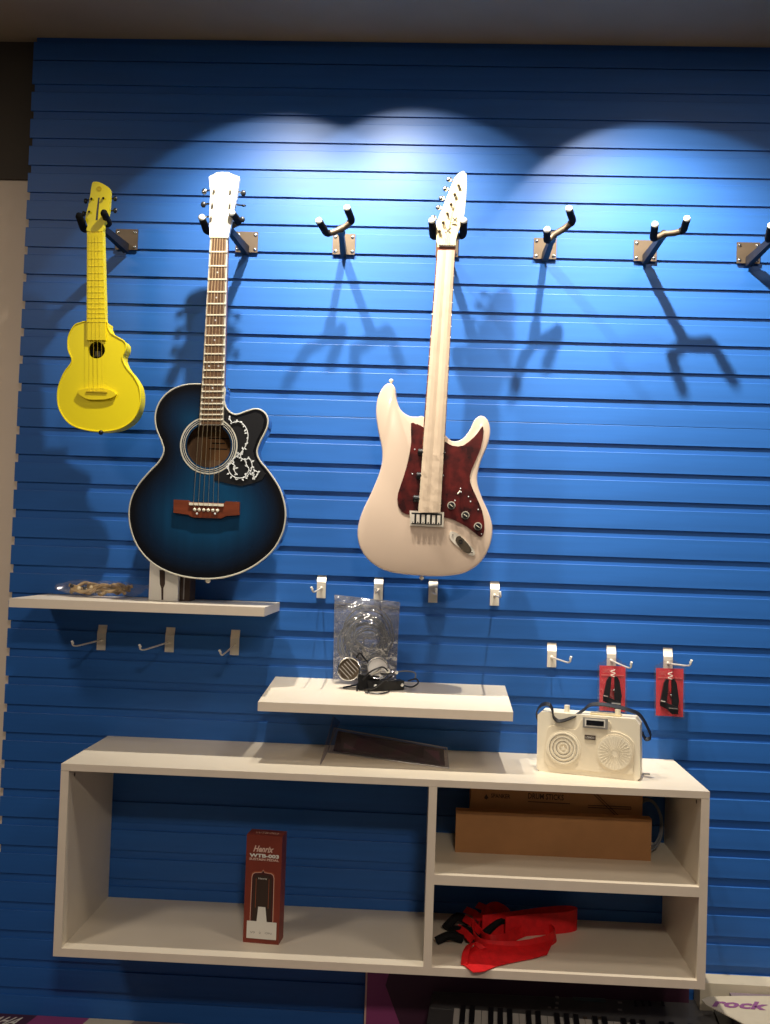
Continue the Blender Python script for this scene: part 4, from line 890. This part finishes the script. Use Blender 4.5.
for sx in (x_l+.03, x_r-.03): ob('foot', prism(B(), [kp(sx-.015, -.15, -.06), kp(sx+.015, -.15, -.06), kp(sx+.015, .13, -.06), kp(sx-.015, .13, -.06)], (0, 0, TZ-(KZ-.06))), 'kb', kb)
nw = 27; kw = .0222
for i in range(nw):
    ob('white_key', prism(B(), [kp(i*kw+.0006, -.145, .004), kp((i+1)*kw-.0006, -.145, .004), kp((i+1)*kw-.0006, -.002, .004), kp(i*kw+.0006, -.002, .004)], (0, 0, -.012)), 'wkey', kb)
for i in range(nw-1):
    if i % 7 in (0, 1, 3, 4, 5): ob('black_key', prism(B(), [kp((i+1)*kw-.0062, -.095, .0135), kp((i+1)*kw+.0062, -.095, .0135), kp((i+1)*kw+.0062, -.003, .0145), kp((i+1)*kw-.0062, -.003, .0145)], (0, 0, -.010)), 'black', kb)
def onp(px, py):
    d_ = WW + RR*((px-CX)/F_PX) + UU*((CY-py)/F_PX); p = CAM+d_*((KZ+.006)/d_.z); q = p-Ko; return q.dot(ku), q.dot(kv)
def kpanel(nm, px, py, hw, hv, m, th=.0016):
    u, v = onp(px, py); z = .012*(v/(bk_-.004)); ob(nm, prism(B(), [kp(u-hw, v-hv, z), kp(u+hw, v-hv, z), kp(u+hw, v+hv, z+.001), kp(u-hw, v+hv, z+.001)], (0, 0, th)), m, kb)
kpanel('screen', 589, 1000, .040, .014, 'kblcd')
for px, py in ((557, 998.5), (557, 1003.5)): kpanel('button', px, py, .004, .004, 'silver')
for px, py in ((549.5, 1007), (556.5, 1007.5)): kpanel('button', px, py, .004, .0025, 'silver')
for px in (635, 642.5, 649, 662): kpanel('slider_slot', px, 1004, .0035, .020, 'black')
for px, py in ((620, 1004), (620, 1010), (585, 1016), (600, 1016.5)): kpanel('button', px, py, .005, .003, 'silver' if py < 1012 else 'bracket')
# cream carton and printed card at the lower right
cz = at(740, 984.5, .06).z
cr_ = thing('cream_carton', (.9, -.05, TZ), 'cream carton standing against the wall at the lower right corner', 'box')
ob('carton', box(B(), at(700, 990, .06).x, 1.35, -.062, -.003, TZ, cz), 'creamcarton', cr_, bevel=.001, seg=1)
gz = at(740, 993, .066).z
gc = thing('plum_grey_carton', (.9, -.25, TZ), 'plum-grey flat topped carton right of the keyboard', 'box')
gx0 = kp(x_r, 0).x+.01
ob('carton', box(B(), gx0, 1.35, -.42, -.066, TZ, gz), 'tabletop', gc, bevel=.001, seg=1)
pc = thing('rounded_card', onz(745, 1010, gz+.003), 'cream rounded card with purple lettering at the lower right corner', 'card')
cp = []
for px, py in ((701.5, 999), (709, 996.2), (740, 995.5), (790, 996), (800, 1045), (770, 1034), (745, 1024), (722, 1012), (706, 1004)):
    p = onz(px, py, gz+.004); cp.append(Vector((p.x, p.y, gz+.0008)))
ob('card', prism(B(), cp, (0, 0, .0025)), 'creamcarton', pc)
p0, p1, p2 = onz(712, 1007, gz+.003), onz(768, 1011, gz+.003), onz(713, 999, gz+.003)
for p in (p0, p1, p2): p.z = gz+.0036
ob('card_lettering', lettering('rock', p0, p1-p0, p2-p0, bold=.04, shear=.2), 'purpleink', pc)

# one object per repeated kind shares nothing else; tidy names are Blender's own suffixes
